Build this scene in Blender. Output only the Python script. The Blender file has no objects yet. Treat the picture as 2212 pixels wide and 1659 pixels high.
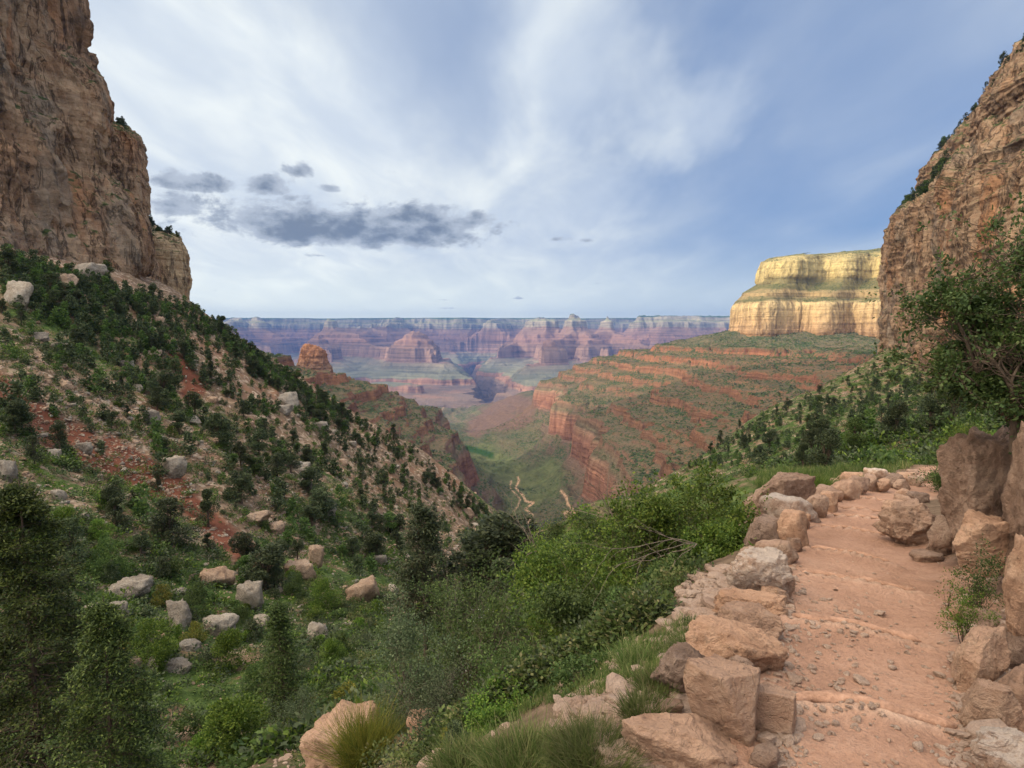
import bpy, math, random
import numpy as np
from mathutils import Vector, Matrix, Euler

# ------------------------------------------------------------------ camera, sun, sky, exposure
F = 1318.0; CU = 1106.0; CV = 829.5; EYE = 1.7          # photo measured on a 2212 x 1659 grid
PITCH = math.radians(4.8)
cp, sp = math.cos(PITCH), math.sin(PITCH)
SC = bpy.context.scene
COL = SC.collection
cam_d = bpy.data.cameras.new('camera'); cam = bpy.data.objects.new('camera', cam_d); COL.objects.link(cam)
cam_d.sensor_width = 36.0; cam_d.lens = 36.0 * F / 2212.0
cam_d.clip_start = 0.05; cam_d.clip_end = 90000
cam.location = (0, 0, EYE); cam.rotation_euler = (math.radians(90) - PITCH, 0, 0)
SC.camera = cam
SC.view_settings.view_transform = 'Standard'; SC.view_settings.look = 'None'
SC.view_settings.gamma = 1; SC.view_settings.exposure = 0.0
SC.cycles.use_denoising = True
SC.cycles.max_bounces = 5; SC.cycles.diffuse_bounces = 2; SC.cycles.glossy_bounces = 1
SC.cycles.transmission_bounces = 2; SC.cycles.transparent_max_bounces = 8; SC.cycles.volume_bounces = 1
SC.cycles.use_adaptive_sampling = True; SC.cycles.adaptive_threshold = 0.02

SUN_EL = math.radians(23); SUN_AZ = math.radians(-112)   # azimuth measured from +Y (view direction), negative = left
SUN = np.array([math.sin(SUN_AZ) * math.cos(SUN_EL), math.cos(SUN_AZ) * math.cos(SUN_EL), math.sin(SUN_EL)])
sd = bpy.data.lights.new('sun', 'SUN'); so = bpy.data.objects.new('sun', sd); COL.objects.link(so)
sd.energy = 4.8; sd.angle = math.radians(0.5); sd.color = (1.0, 0.86, 0.66)
so.rotation_euler = Vector(SUN).to_track_quat('Z', 'Y').to_euler()

def NT(tree):
    tree.nodes.clear()
    def n(t, inp=None, **kw):
        nd = tree.nodes.new(t)
        for k, v in kw.items(): setattr(nd, k, v)
        for k, v in (inp or {}).items():
            s = nd.inputs[k]
            if isinstance(v, bpy.types.NodeSocket): tree.links.new(v, s)
            else: s.default_value = v
        return nd
    return n
def M_(n, op, a, b=0.0, c=0.0, clamp=False):
    nd = n('ShaderNodeMath', {0: a, 1: b, 2: c}, operation=op); nd.use_clamp = clamp
    return nd.outputs[0]
def MIX(n, f, a, b, mode='MIX'):
    nd = n('ShaderNodeMix', data_type='RGBA', blend_type=mode)
    tree = nd.id_data
    for i, v in ((0, f), (6, a), (7, b)):
        if isinstance(v, bpy.types.NodeSocket): tree.links.new(v, nd.inputs[i])
        else: nd.inputs[i].default_value = v if i == 0 else (tuple(v) + (1,))[:4]
    return nd.outputs[2]
def RAMP(n, f, stops, interp='LINEAR'):
    nd = n('ShaderNodeValToRGB', {0: f}); cr = nd.color_ramp; cr.interpolation = interp
    while len(cr.elements) > 1: cr.elements.remove(cr.elements[-1])
    for i, (p, c) in enumerate(stops):
        e = cr.elements[0] if i == 0 else cr.elements.new(p)
        e.position = p; e.color = (tuple(c) + (1,))[:4] if not isinstance(c, (int, float)) else (c, c, c, 1)
    return nd.outputs[0]
def MR(n, v, a, b, c=0.0, d=1.0, smooth=True):
    nd = n('ShaderNodeMapRange', {0: v, 1: a, 2: b, 3: c, 4: d}); nd.clamp = True
    if smooth: nd.interpolation_type = 'SMOOTHSTEP'
    return nd.outputs[0]

def pixdir(u, v):
    a = (u - CU) / F; b = -(v - CV) / F
    return np.array([a, cp + b * sp, -sp + b * cp])
def P(u, v, y):
    d = pixdir(u, v); t = y / d[1]
    return np.array([d[0] * t, y, d[2] * t + EYE])
def project(x, y, z):
    z = z - EYE
    dep = y * cp - z * sp
    up = y * sp + z * cp
    dep = np.where(np.abs(dep) < 1e-3, 1e-3, dep)
    return CU + F * x / dep, CV - F * up / dep, dep

def build_world():
    w = bpy.data.worlds.new('World'); SC.world = w; w.use_nodes = True
    t = w.node_tree; n = NT(t)
    sky = n('ShaderNodeTexSky', sky_type='NISHITA', sun_disc=False, sun_elevation=SUN_EL)
    sky.sun_rotation = SUN_AZ; sky.altitude = 1900; sky.dust_density = 1.0; sky.ozone_density = 1.5
    tc = n('ShaderNodeTexCoord').outputs['Generated']
    sep = n('ShaderNodeSeparateXYZ', {0: tc}); X, Y, Z = sep.outputs
    zz = M_(n, 'ADD', M_(n, 'MAXIMUM', Z, 0.0), 0.16)
    pl = n('ShaderNodeCombineXYZ', {0: M_(n, 'DIVIDE', X, zz), 1: M_(n, 'DIVIDE', Y, zz), 2: 0.0}).outputs[0]
    # wind-drawn thin cloud, streaks run left to right
    mp = n('ShaderNodeMapping', {'Vector': pl, 'Rotation': (0, 0, -0.55), 'Scale': (1.1, 0.5, 1), 'Location': (3.1, 1.7, 0)}).outputs[0]
    n1 = n('ShaderNodeTexNoise', {'Vector': mp, 'Scale': 0.75, 'Detail': 5.0, 'Roughness': 0.42, 'Distortion': 0.25}).outputs['Fac']
    n2 = n('ShaderNodeTexNoise', {'Vector': mp, 'Scale': 2.6, 'Detail': 6.0, 'Roughness': 0.5, 'Distortion': 0.4}).outputs['Fac']
    nw = n('ShaderNodeTexNoise', {'Vector': mp, 'Scale': 1.3, 'Detail': 5.0, 'Roughness': 0.55}).outputs['Color']
    tcw = n('ShaderNodeVectorMath', {0: n('ShaderNodeVectorMath', {0: nw, 1: (.5, .5, .5)}, operation='SUBTRACT').outputs[0], 1: (.55, .55, .55), 2: tc}, operation='MULTIPLY_ADD').outputs[0]
    tcw = n('ShaderNodeVectorMath', {0: tcw}, operation='NORMALIZE').outputs[0]
    def lobe(u, v, r0, r1):                     # 1 towards a sky direction, 0 away from it
        d = pixdir(u, v); d = d / np.linalg.norm(d)
        dt = n('ShaderNodeVectorMath', {0: tcw, 1: tuple(d)}, operation='DOT_PRODUCT').outputs['Value']
        return MR(n, dt, math.cos(math.radians(r1)), math.cos(math.radians(r0)))
    cl = M_(n, 'ADD', M_(n, 'MULTIPLY', n1, 1.0), M_(n, 'MULTIPLY', n2, 0.26))
    for (u, v, r0, r1, amt) in SKY_LOBES:
        cl = M_(n, 'ADD', cl, M_(n, 'MULTIPLY', lobe(u, v, r0, r1), amt))
    mask = MR(n, cl, 0.14, 1.12, smooth=False)
    above = MR(n, Z, -0.03, 0.0)
    nis = n('ShaderNodeVectorMath', {0: sky.outputs[0], 3: SKY_GAIN}, operation='SCALE').outputs[0]
    bluec = MIX(n, 0.72, nis, SKY_BLUE)
    white = MIX(n, MR(n, n2, 0.35, 0.75), SKY_WHITE_A, SKY_WHITE_B)
    col = MIX(n, mask, bluec, white)
    col = MIX(n, M_(n, 'MULTIPLY', MR(n, Z, 0.15, 0.0), M_(n, 'ADD', .45, M_(n, 'MULTIPLY', MR(n, X, .45, -.35), .4))), col, (1.42, 1.46, 1.22))
    # grey flat-bottomed cumulus
    az = n('ShaderNodeMath', {0: X, 1: Y}, operation='ARCTAN2').outputs[0]
    hz = n('ShaderNodeVectorMath', {0: tc, 1: (1, 1, 0)}, operation='MULTIPLY').outputs[0]
    hl = n('ShaderNodeVectorMath', {0: hz}, operation='LENGTH').outputs['Value']
    el = n('ShaderNodeMath', {0: Z, 1: hl}, operation='ARCTAN2').outputs[0]
    ae = n('ShaderNodeCombineXYZ', {0: az, 1: M_(n, 'MULTIPLY', el, 1.7), 2: 0.0}).outputs[0]
    c1 = n('ShaderNodeTexNoise', {'Vector': ae, 'Scale': 13.0, 'Detail': 9.0, 'Roughness': 0.62, 'Distortion': 0.25}).outputs['Fac']
    c2 = n('ShaderNodeTexNoise', {'Vector': ae, 'Scale': 26.0, 'Detail': 6.0, 'Roughness': 0.6}).outputs['Fac']
    tot = None
    for (u, v, ru, rv, st) in SKY_CUMULUS:
        d = pixdir(u, v); a0 = math.atan2(d[0], d[1]); e0 = math.atan2(d[2], math.hypot(d[0], d[1]))
        k = math.cos(a0) ** 1
        dx = M_(n, 'DIVIDE', M_(n, 'SUBTRACT', az, a0), ru / F * k)
        de = M_(n, 'SUBTRACT', el, e0)
        up = M_(n, 'DIVIDE', de, rv / F); dn = M_(n, 'DIVIDE', de, -rv * 0.55 / F)
        dy = M_(n, 'MAXIMUM', up, dn)
        r = M_(n, 'SQRT', M_(n, 'ADD', M_(n, 'MULTIPLY', dx, dx), M_(n, 'MULTIPLY', dy, dy)))
        m = M_(n, 'MULTIPLY', MR(n, r, 1.75, 0.0, smooth=False), st)
        tot = m if tot is None else M_(n, 'MAXIMUM', tot, m)
    cm = M_(n, 'ADD', tot, M_(n, 'MULTIPLY', M_(n, 'SUBTRACT', c1, 0.5), 1.6))
    cmask = M_(n, 'MULTIPLY', MR(n, cm, 0.44, 0.66), MR(n, tot, 0.0, 0.12))
    core = MR(n, M_(n, 'ADD', cm, M_(n, 'MULTIPLY', M_(n, 'SUBTRACT', c2, 0.5), 1.2)), 0.5, 1.15)
    ccol = MIX(n, core, (0.52, 0.58, 0.67), (0.18, 0.23, 0.32))
    col = MIX(n, M_(n, 'MULTIPLY', cmask, 0.92), col, ccol)
    # extra sky light added out of view, sunward and overhead, brightening the near ground
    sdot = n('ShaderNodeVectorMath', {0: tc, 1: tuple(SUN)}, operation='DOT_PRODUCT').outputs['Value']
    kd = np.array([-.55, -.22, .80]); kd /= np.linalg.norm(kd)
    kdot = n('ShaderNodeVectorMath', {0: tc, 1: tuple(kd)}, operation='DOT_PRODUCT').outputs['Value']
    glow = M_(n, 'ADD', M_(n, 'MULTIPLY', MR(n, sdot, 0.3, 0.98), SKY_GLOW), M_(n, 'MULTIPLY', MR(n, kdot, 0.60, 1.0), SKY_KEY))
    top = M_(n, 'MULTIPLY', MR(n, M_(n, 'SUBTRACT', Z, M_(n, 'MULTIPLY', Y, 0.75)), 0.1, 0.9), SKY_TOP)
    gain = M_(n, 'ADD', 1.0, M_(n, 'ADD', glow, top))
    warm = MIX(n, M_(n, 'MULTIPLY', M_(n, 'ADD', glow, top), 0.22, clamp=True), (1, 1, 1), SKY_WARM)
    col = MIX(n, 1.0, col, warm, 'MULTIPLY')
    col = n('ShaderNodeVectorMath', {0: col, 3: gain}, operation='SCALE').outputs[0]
    col = MIX(n, above, (0.20, 0.15, 0.11), col)
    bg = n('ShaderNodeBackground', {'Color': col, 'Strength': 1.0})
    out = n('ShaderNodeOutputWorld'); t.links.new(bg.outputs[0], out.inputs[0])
    w.cycles.sampling_method = 'MANUAL'; w.cycles.sample_map_resolution = 512
SKY_GAIN = 0.11
SKY_BLUE = (0.26, 0.38, 0.64)
SKY_WHITE_A = (0.69, 0.775, 0.88); SKY_WHITE_B = (1.0, 1.05, 1.03)
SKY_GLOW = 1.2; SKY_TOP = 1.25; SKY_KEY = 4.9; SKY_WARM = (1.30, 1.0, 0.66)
#            u, v, inner deg, outer deg, amount
SKY_LOBES = [(340, 320, 3, 22, 0.55), (650, 200, 2, 16, 0.16), (1300, 100, 2, 12, 0.20), (1780, 280, 2, 22, -0.30), (1050, 330, 2, 12, 0.16),
             (1500, 480, 3, 16, -0.10), (930, 60, 3, 12, -0.10), (520, 640, 3, 22, 0.20), (1300, 210, 2, 10, 0.26), (1050, 610, 2, 14, 0.16),
             (2150, 60, 3, 14, -0.12), (520, 60, 2, 8, -0.10)]
#               u, v, half width, half height, strength
SKY_CUMULUS = [(745, 500, 330, 62, 1.15), (900, 475, 170, 45, 1.0), (430, 398, 110, 26, 0.95), (570, 405, 65, 34, 0.95),
               (650, 368, 48, 30, 0.9), (390, 455, 95, 36, 0.8), (710, 410, 30, 14, 0.85), (500, 470, 90, 24, 0.6),
               (850, 372, 32, 10, 0.62), (1200, 518, 36, 12, 0.62), (1145, 608, 16, 5, 0.6), (1268, 520, 18, 8, 0.55),
               (960, 648, 50, 7, 0.55), (470, 628, 30, 7, 0.5), (860, 660, 26, 8, 0.5), (690, 552, 40, 10, 0.75),
               (1290, 612, 18, 4, 0.55), (1110, 645, 60, 7, 0.5), (630, 430, 26, 16, 0.8), (960, 666, 40, 6, 0.5)]
build_world()
# ------------------------------------------------------------------ helpers: noise, meshes, tagging
def _h(ix, iy, iz, seed):
    with np.errstate(over='ignore'):
        n = ix.astype(np.uint32) * np.uint32(374761393) + iy.astype(np.uint32) * np.uint32(668265263) \
            + iz.astype(np.uint32) * np.uint32(2246822519) + np.uint32((seed * 3266489917) & 0xffffffff)
        n = (n ^ (n >> np.uint32(13))) * np.uint32(1274126177)
        n = n ^ (n >> np.uint32(16))
    return n.astype(np.float32) * np.float32(1.0 / 4294967295.0)
def vnoise(x, y, z, seed=0):
    x = np.asarray(x, np.float64); y = np.asarray(y, np.float64) + 0 * x; z = np.asarray(z, np.float64) + 0 * x
    xi = np.floor(x); yi = np.floor(y); zi = np.floor(z)
    fx = (x - xi).astype(np.float32); fy = (y - yi).astype(np.float32); fz = (z - zi).astype(np.float32)
    fx = fx * fx * fx * (fx * (fx * 6 - 15) + 10); fy = fy * fy * fy * (fy * (fy * 6 - 15) + 10); fz = fz * fz * fz * (fz * (fz * 6 - 15) + 10)
    xi = xi.astype(np.int64); yi = yi.astype(np.int64); zi = zi.astype(np.int64)
    r = 0
    for dx in (0, 1):
        wx = fx if dx else 1 - fx
        for dy in (0, 1):
            wy = fy if dy else 1 - fy
            for dz in (0, 1):
                r = r + wx * wy * (fz if dz else 1 - fz) * _h(xi + dx, yi + dy, zi + dz, seed)
    return r * 2 - 1
def n2d(x, y, seed=0):                                  # 2-D, cheaper
    x = np.asarray(x, np.float64); y = np.asarray(y, np.float64) + 0 * x
    xi = np.floor(x); yi = np.floor(y)
    fx = (x - xi).astype(np.float32); fy = (y - yi).astype(np.float32)
    fx = fx * fx * fx * (fx * (fx * 6 - 15) + 10); fy = fy * fy * fy * (fy * (fy * 6 - 15) + 10)
    xi = xi.astype(np.int64); yi = yi.astype(np.int64); zi = np.zeros_like(xi)
    r = 0
    for dx in (0, 1):
        wx = fx if dx else 1 - fx
        for dy in (0, 1):
            r = r + wx * (fy if dy else 1 - fy) * _h(xi + dx, yi + dy, zi, seed)
    return r * 2 - 1
def fbm2(x, y, o=5, g=0.5, seed=0, ridge=False):
    a = 1.0; t = 0; s = 0
    for i in range(o):
        k = n2d(x * 2.03 ** i + 17.3 * i, y * 2.03 ** i - 9.1 * i, seed + i)
        if ridge: k = 1 - 2 * np.abs(k)
        t = t + a * k; s += a; a *= g
    return t / s
def fbm3(x, y, z, o=5, g=0.5, seed=0, ridge=False):
    a = 1.0; t = 0; s = 0
    for i in range(o):
        f = 2.03 ** i
        k = vnoise(x * f + 17.3 * i, y * f - 9.1 * i, z * f + 4.7 * i, seed + i)
        if ridge: k = 1 - 2 * np.abs(k)
        t = t + a * k; s += a; a *= g
    return t / s
def sstep(x, a, b):
    t = np.clip((x - a) / (b - a), 0, 1); return t * t * (3 - 2 * t)

def mesh(name, V, quads=None, tris=None, mats=(), mi=None, smooth=True, attrs=None, parent=None, link=True):
    V = np.asarray(V, np.float32).reshape(-1, 3)
    me = bpy.data.meshes.new(name)
    q = np.zeros((0, 4), np.int32) if quads is None else np.asarray(quads, np.int32).reshape(-1, 4)
    t = np.zeros((0, 3), np.int32) if tris is None else np.asarray(tris, np.int32).reshape(-1, 3)
    me.vertices.add(len(V)); me.vertices.foreach_set('co', V.ravel())
    me.loops.add(q.size + t.size); me.loops.foreach_set('vertex_index', np.concatenate([q.ravel(), t.ravel()]))
    me.polygons.add(len(q) + len(t))
    st = np.concatenate([np.arange(len(q)) * 4, q.size + np.arange(len(t)) * 3]).astype(np.int32)
    me.polygons.foreach_set('loop_start', st)
    if mi is not None: me.polygons.foreach_set('material_index', np.asarray(mi, np.int32))
    me.update(calc_edges=True)
    me.polygons.foreach_set('use_smooth', np.full(len(q) + len(t), bool(smooth)))
    for k, v in (attrs or {}).items():
        a = me.attributes.new(k, 'FLOAT', 'POINT'); a.data.foreach_set('value', np.asarray(v, np.float32).ravel())
    for m in (mats if isinstance(mats, (list, tuple)) else [mats]): me.materials.append(m)
    o = bpy.data.objects.new(name, me)
    if link: COL.objects.link(o)
    if parent is not None: o.parent = parent
    return o
def tag(o, label=None, cat=None, group=None, kind=None):
    if label: o['label'] = label
    if cat: o['category'] = cat
    if group: o['group'] = group
    if kind: o['kind'] = kind
    return o
def empty(name, loc, label, cat, group=None, rz=0.0, scale=1.0):
    o = bpy.data.objects.new(name, None); COL.objects.link(o); o.location = loc; o.rotation_euler = (0, 0, rz)
    o.scale = (scale,) * 3; o.empty_display_size = 0.2
    return tag(o, label, cat, group)
def grid_quads(nr, nc):
    i = np.arange(nr - 1)[:, None] * nc + np.arange(nc - 1)[None, :]
    return np.stack([i, i + 1, i + nc + 1, i + nc], -1).reshape(-1, 4)
def tps_fit(C, Z, lam=0.0):
    C = np.asarray(C, float); Z = np.asarray(Z, float); n = len(C)
    r = np.linalg.norm(C[:, None] - C[None], axis=2); K = r ** 2 * np.log(r + 1e-9)
    A = np.zeros((n + 3, n + 3)); A[:n, :n] = K + lam * np.eye(n); A[:n, n] = 1; A[:n, n + 1:] = C
    A[n, :n] = 1; A[n + 1:, :n] = C.T
    w = np.linalg.solve(A, np.concatenate([Z, [0, 0, 0]]))
    return C, w
def tps_eval(m, X):
    C, w = m; n = len(C); out = np.empty(len(X))
    for s in range(0, len(X), 60000):
        x = X[s:s + 60000]
        d2 = (x[:, 0:1] - C[None, :, 0]) ** 2 + (x[:, 1:2] - C[None, :, 1]) ** 2
        out[s:s + 60000] = (0.5 * d2 * np.log(d2 + 1e-18)) @ w[:n] + w[n] + x @ w[n + 1:]
    return out
def catmull(Pt, t):
    Pt = np.asarray(Pt, float); n = len(Pt); x = t * (n - 1); i = np.clip(np.floor(x).astype(int), 0, n - 2); f = x - i
    sh = (len(t),) + (1,) * (Pt.ndim - 1); f = f.reshape(sh)
    p1 = Pt[i]; p2 = Pt[i + 1]
    p0 = np.where((i > 0).reshape(sh), Pt[np.clip(i - 1, 0, n - 1)], 2 * p1 - p2); p3 = np.where((i < n - 2).reshape(sh), Pt[np.clip(i + 2, 0, n - 1)], 2 * p2 - p1)
    return 0.5 * ((2 * p1) + (-p0 + p2) * f + (2 * p0 - 5 * p1 + 4 * p2 - p3) * f ** 2 + (-p0 + 3 * p1 - 3 * p2 + p3) * f ** 3)
def patch(ctrl, nr, nc, linear_rows=False):
    ctrl = np.asarray(ctrl, float); R, C = ctrl.shape[:2]
    def lin(A, t):
        x = t * (len(A) - 1); i = np.clip(np.floor(x).astype(int), 0, len(A) - 2); f = (x - i).reshape((len(t),) + (1,) * (A.ndim - 1))
        return A[i] * (1 - f) + A[i + 1] * f
    A = (lin if linear_rows else catmull)(ctrl, np.linspace(0, 1, nr))
    B = catmull(A.transpose(1, 0, 2), np.linspace(0, 1, nc)).transpose(1, 0, 2)
    du = np.gradient(B, axis=1); dv = np.gradient(B, axis=0)
    N = np.cross(du, dv); N /= np.linalg.norm(N, axis=2, keepdims=True) + 1e-9
    return B, N

# ---- materials
def new_mat(name):
    m = bpy.data.materials.new(name); m.use_nodes = True
    n = NT(m.node_tree)
    return m, n
def finish(m, n, col, rough=0.9, bump=None, spec=0.2, sub=None, normal=None):
    b = n('ShaderNodeBsdfPrincipled', {'Base Color': col, 'Roughness': rough, 'Specular IOR Level': spec})
    if bump is not None:
        h, st, dist = bump
        bn = n('ShaderNodeBump', {'Height': h, 'Strength': st, 'Distance': dist})
        m.node_tree.links.new(bn.outputs[0], b.inputs['Normal'])
    out = n('ShaderNodeOutputMaterial'); m.node_tree.links.new(b.outputs[0], out.inputs[0])
    return m
def pos(n): return n('ShaderNodeNewGeometry').outputs['Position']
def objc(n): return n('ShaderNodeTexCoord').outputs['Object']
def NOI(n, vec, s, d=5.0, r=0.55, dist=0.0, sc=None):
    if sc is not None: vec = n('ShaderNodeMapping', {'Vector': vec, 'Scale': sc}).outputs[0]
    return n('ShaderNodeTexNoise', {'Vector': vec, 'Scale': s, 'Detail': d, 'Roughness': r, 'Distortion': dist}).outputs['Fac']
def VOR(n, vec, s, feature='F1', out='Distance', sc=None, rnd=1.0):
    if sc is not None: vec = n('ShaderNodeMapping', {'Vector': vec, 'Scale': sc}).outputs[0]
    return n('ShaderNodeTexVoronoi', {'Vector': vec, 'Scale': s, 'Randomness': rnd}, feature=feature).outputs[out]
def ATT(n, name): return n('ShaderNodeAttribute', attribute_name=name).outputs['Fac']
# ------------------------------------------------------------------ terrain
# --- the footpath: edges read off the photograph on the plane z = -0.15 y
PSL = 0.15
def on_path(u, v):
    d = pixdir(u, v); t = EYE / (-d[2] - PSL * d[1]); return d[0] * t, d[1] * t
EDGE_L = [(1560, 1659), (1690, 1540), (1655, 1450), (1675, 1370), (1700, 1290), (1715, 1230), (1735, 1160), (1770, 1115), (1815, 1085), (1870, 1065), (1935, 1052)]
EDGE_R = [(2150, 1659), (2100, 1540), (2070, 1450), (2065, 1370), (2075, 1290), (2045, 1230), (1945, 1160), (1915, 1115), (1915, 1090), (1965, 1075), (2040, 1062)]
_L = np.array([on_path(*e) for e in EDGE_L]); _R = np.array([on_path(*e) for e in EDGE_R])
PC = (_L + _R) / 2; PW = np.linalg.norm(_L - _R, axis=1) / 2
PC = np.vstack([[PC[0] - (PC[1] - PC[0]) * 1.0 + np.array([-0.1, -3.0])], [PC[0] + np.array([-0.05, -1.2])], PC, [[15.0, 20.3]], [[19.0, 21.2]], [[24, 21.5]]])
PW = np.concatenate([[0.9, 0.9], PW, [0.9, 0.8, 0.8]]); PW = np.clip(PW, 0.62, 1.0)
_ls = [0.0]
for i in range(1, len(PC)): _ls.append(_ls[-1] + np.linalg.norm(PC[i] - PC[i - 1]))
PS = np.array(_ls)
PZ = -PSL * np.clip(PC[:, 1], -3, 19.6) ; PZ[-3:] = [-3.0, -3.15, -3.3]
def path_coords(x, y):
    best = np.full(x.shape, 1e9); sd = np.zeros(x.shape); s = np.zeros(x.shape); w = np.ones(x.shape)
    for i in range(len(PC) - 1):
        a = PC[i]; b = PC[i + 1]; ab = b - a; L2 = ab @ ab
        t = np.clip(((x - a[0]) * ab[0] + (y - a[1]) * ab[1]) / L2, 0, 1)
        dx = x - a[0] - t * ab[0]; dy = y - a[1] - t * ab[1]; d = np.hypot(dx, dy)
        side = np.sign(ab[0] * dy - ab[1] * dx)          # + = left of travel
        k = d < best
        best = np.where(k, d, best); sd = np.where(k, -side * d, sd)
        s = np.where(k, PS[i] + t * (PS[i + 1] - PS[i]), s); w = np.where(k, PW[i] * (1 - t) + PW[i + 1] * t, w)
    return sd, s, w                                       # sd > 0 : right of the centre line
# water bars (step edges) as lines across the path, from the photo
BARS = [((1690, 1548), (2080, 1590)), ((1700, 1358), (2000, 1402)), ((1720, 1262), (1990, 1285)), ((1745, 1200), (1930, 1222)), ((1765, 1150), (1920, 1163)),
        ((1790, 1122), (1915, 1130)), ((1800, 1105), (1912, 1110)), ((1850, 1082), (1918, 1086))]
BARP = [(np.array(on_path(*a)), np.array(on_path(*b))) for a, b in BARS]
def bar_profile(x, y):
    """height of the stepped tread minus the mean slope"""
    h = np.zeros(x.shape); lip = np.zeros(x.shape)
    for a, b in BARP:
        ab = b - a; L = np.linalg.norm(ab); t = ((x - a[0]) * ab[0] + (y - a[1]) * ab[1]) / L ** 2
        wob = 0.035 * n2d(x * 3, y * 3, 91)
        d = (ab[0] * (y - a[1]) - ab[1] * (x - a[0])) / L + wob     # + beyond the bar
        near = np.clip(1 - np.abs(t - 0.5) * 0.9, 0, 1) * sstep(np.abs(t - .5), .72, .5)
        h += near * np.where(d < 0, 0.11 * np.exp(d / 0.5), -0.11 * np.exp(-d / 0.55)) * sstep(np.abs(d), 0, .02)
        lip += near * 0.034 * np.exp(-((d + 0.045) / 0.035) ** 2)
    return h + lip, lip / .034

# --- valley around the path: thin-plate surface through points (u, v, depth)
VC = [(-500, 530, 140), (0, 545, 150), (0, 800, 84), (0, 1000, 58), (0, 1250, 37), (0, 1659, 17), (-400, 1200, 35),
      (200, 588, 190), (200, 800, 112), (200, 1000, 70), (200, 1300, 40), (200, 1659, 20),
      (415, 664, 270), (400, 850, 130), (400, 1000, 85), (400, 1200, 54), (400, 1500, 31), (470, 698, 262), (560, 768, 255),
      (620, 808, 250), (700, 856, 246), (800, 916, 243), (900, 976, 240), (1000, 1050, 236), (1060, 1110, 232), (1100, 1148, 230), (1160, 1215, 222),
      (620, 1000, 120), (620, 1200, 66), (620, 1450, 34), (620, 1659, 21), (800, 1100, 115), (800, 1300, 55), (800, 1500, 28),
      (950, 1200, 110), (1000, 1400, 45), (1100, 1300, 90), (1000, 1659, 10), (850, 1600, 10.5), (700, 1640, 8.5),
      (1250, 1640, 4.6), (1150, 1500, 8.0), (1350, 1350, 8.5), (1350, 1180, 24), (1250, 1250, 32), (1230, 1200, 120), (1290, 1180, 160),
      (1450, 1230, 11), (1500, 1120, 45), (1400, 1105, 120), (1350, 1090, 215), (1450, 1040, 280), (1523, 990, 320), (1591, 935, 365), (1671, 892, 410), (1799, 828, 470), (1883, 782, 500),
      (1600, 1040, 90), (1700, 1010, 50), (1800, 985, 62), (1700, 955, 200), (1850, 915, 170), (1950, 850, 340), (2050, 865, 190), (2212, 800, 170), (2000, 960, 62), (2100, 990, 34), (2212, 1000, 22),
      (1850, 1020, 30), (1950, 1022, 28), (2500, 850, 120), (2700, 700, 200)]
cx, cz = [], []
for u, v, d in VC:
    p = P(u, v, d); cx.append(p[:2]); cz.append(p[2])
# bank right of the path and the near spur, in metres
for (x, y, z) in [(5.6, 6.5, 0.9), (4.6, 4.0, 0.9), (4.2, 2.0, 1.1), (6.5, 9.0, 0.2), (8, 12.5, -0.9), (11, 16, -1.9), (9, 6, 1.5), (14, 10, 1.2), (18, 18, -2.0),
                  (-1.0, 1.5, -0.7), (-2.5, 2.5, -1.8), (-8, 3, -5.5), (-1.5, 0.2, -0.9), (30, 30, -2), (4, 25, -4.8), (9, 24, -4.4), (0, 14, -5.2),
                  (4, -4, 1.2), (-6, -4, -3.4), (20, -3, 5)]:
    cx.append((x, y)); cz.append(z)
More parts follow.
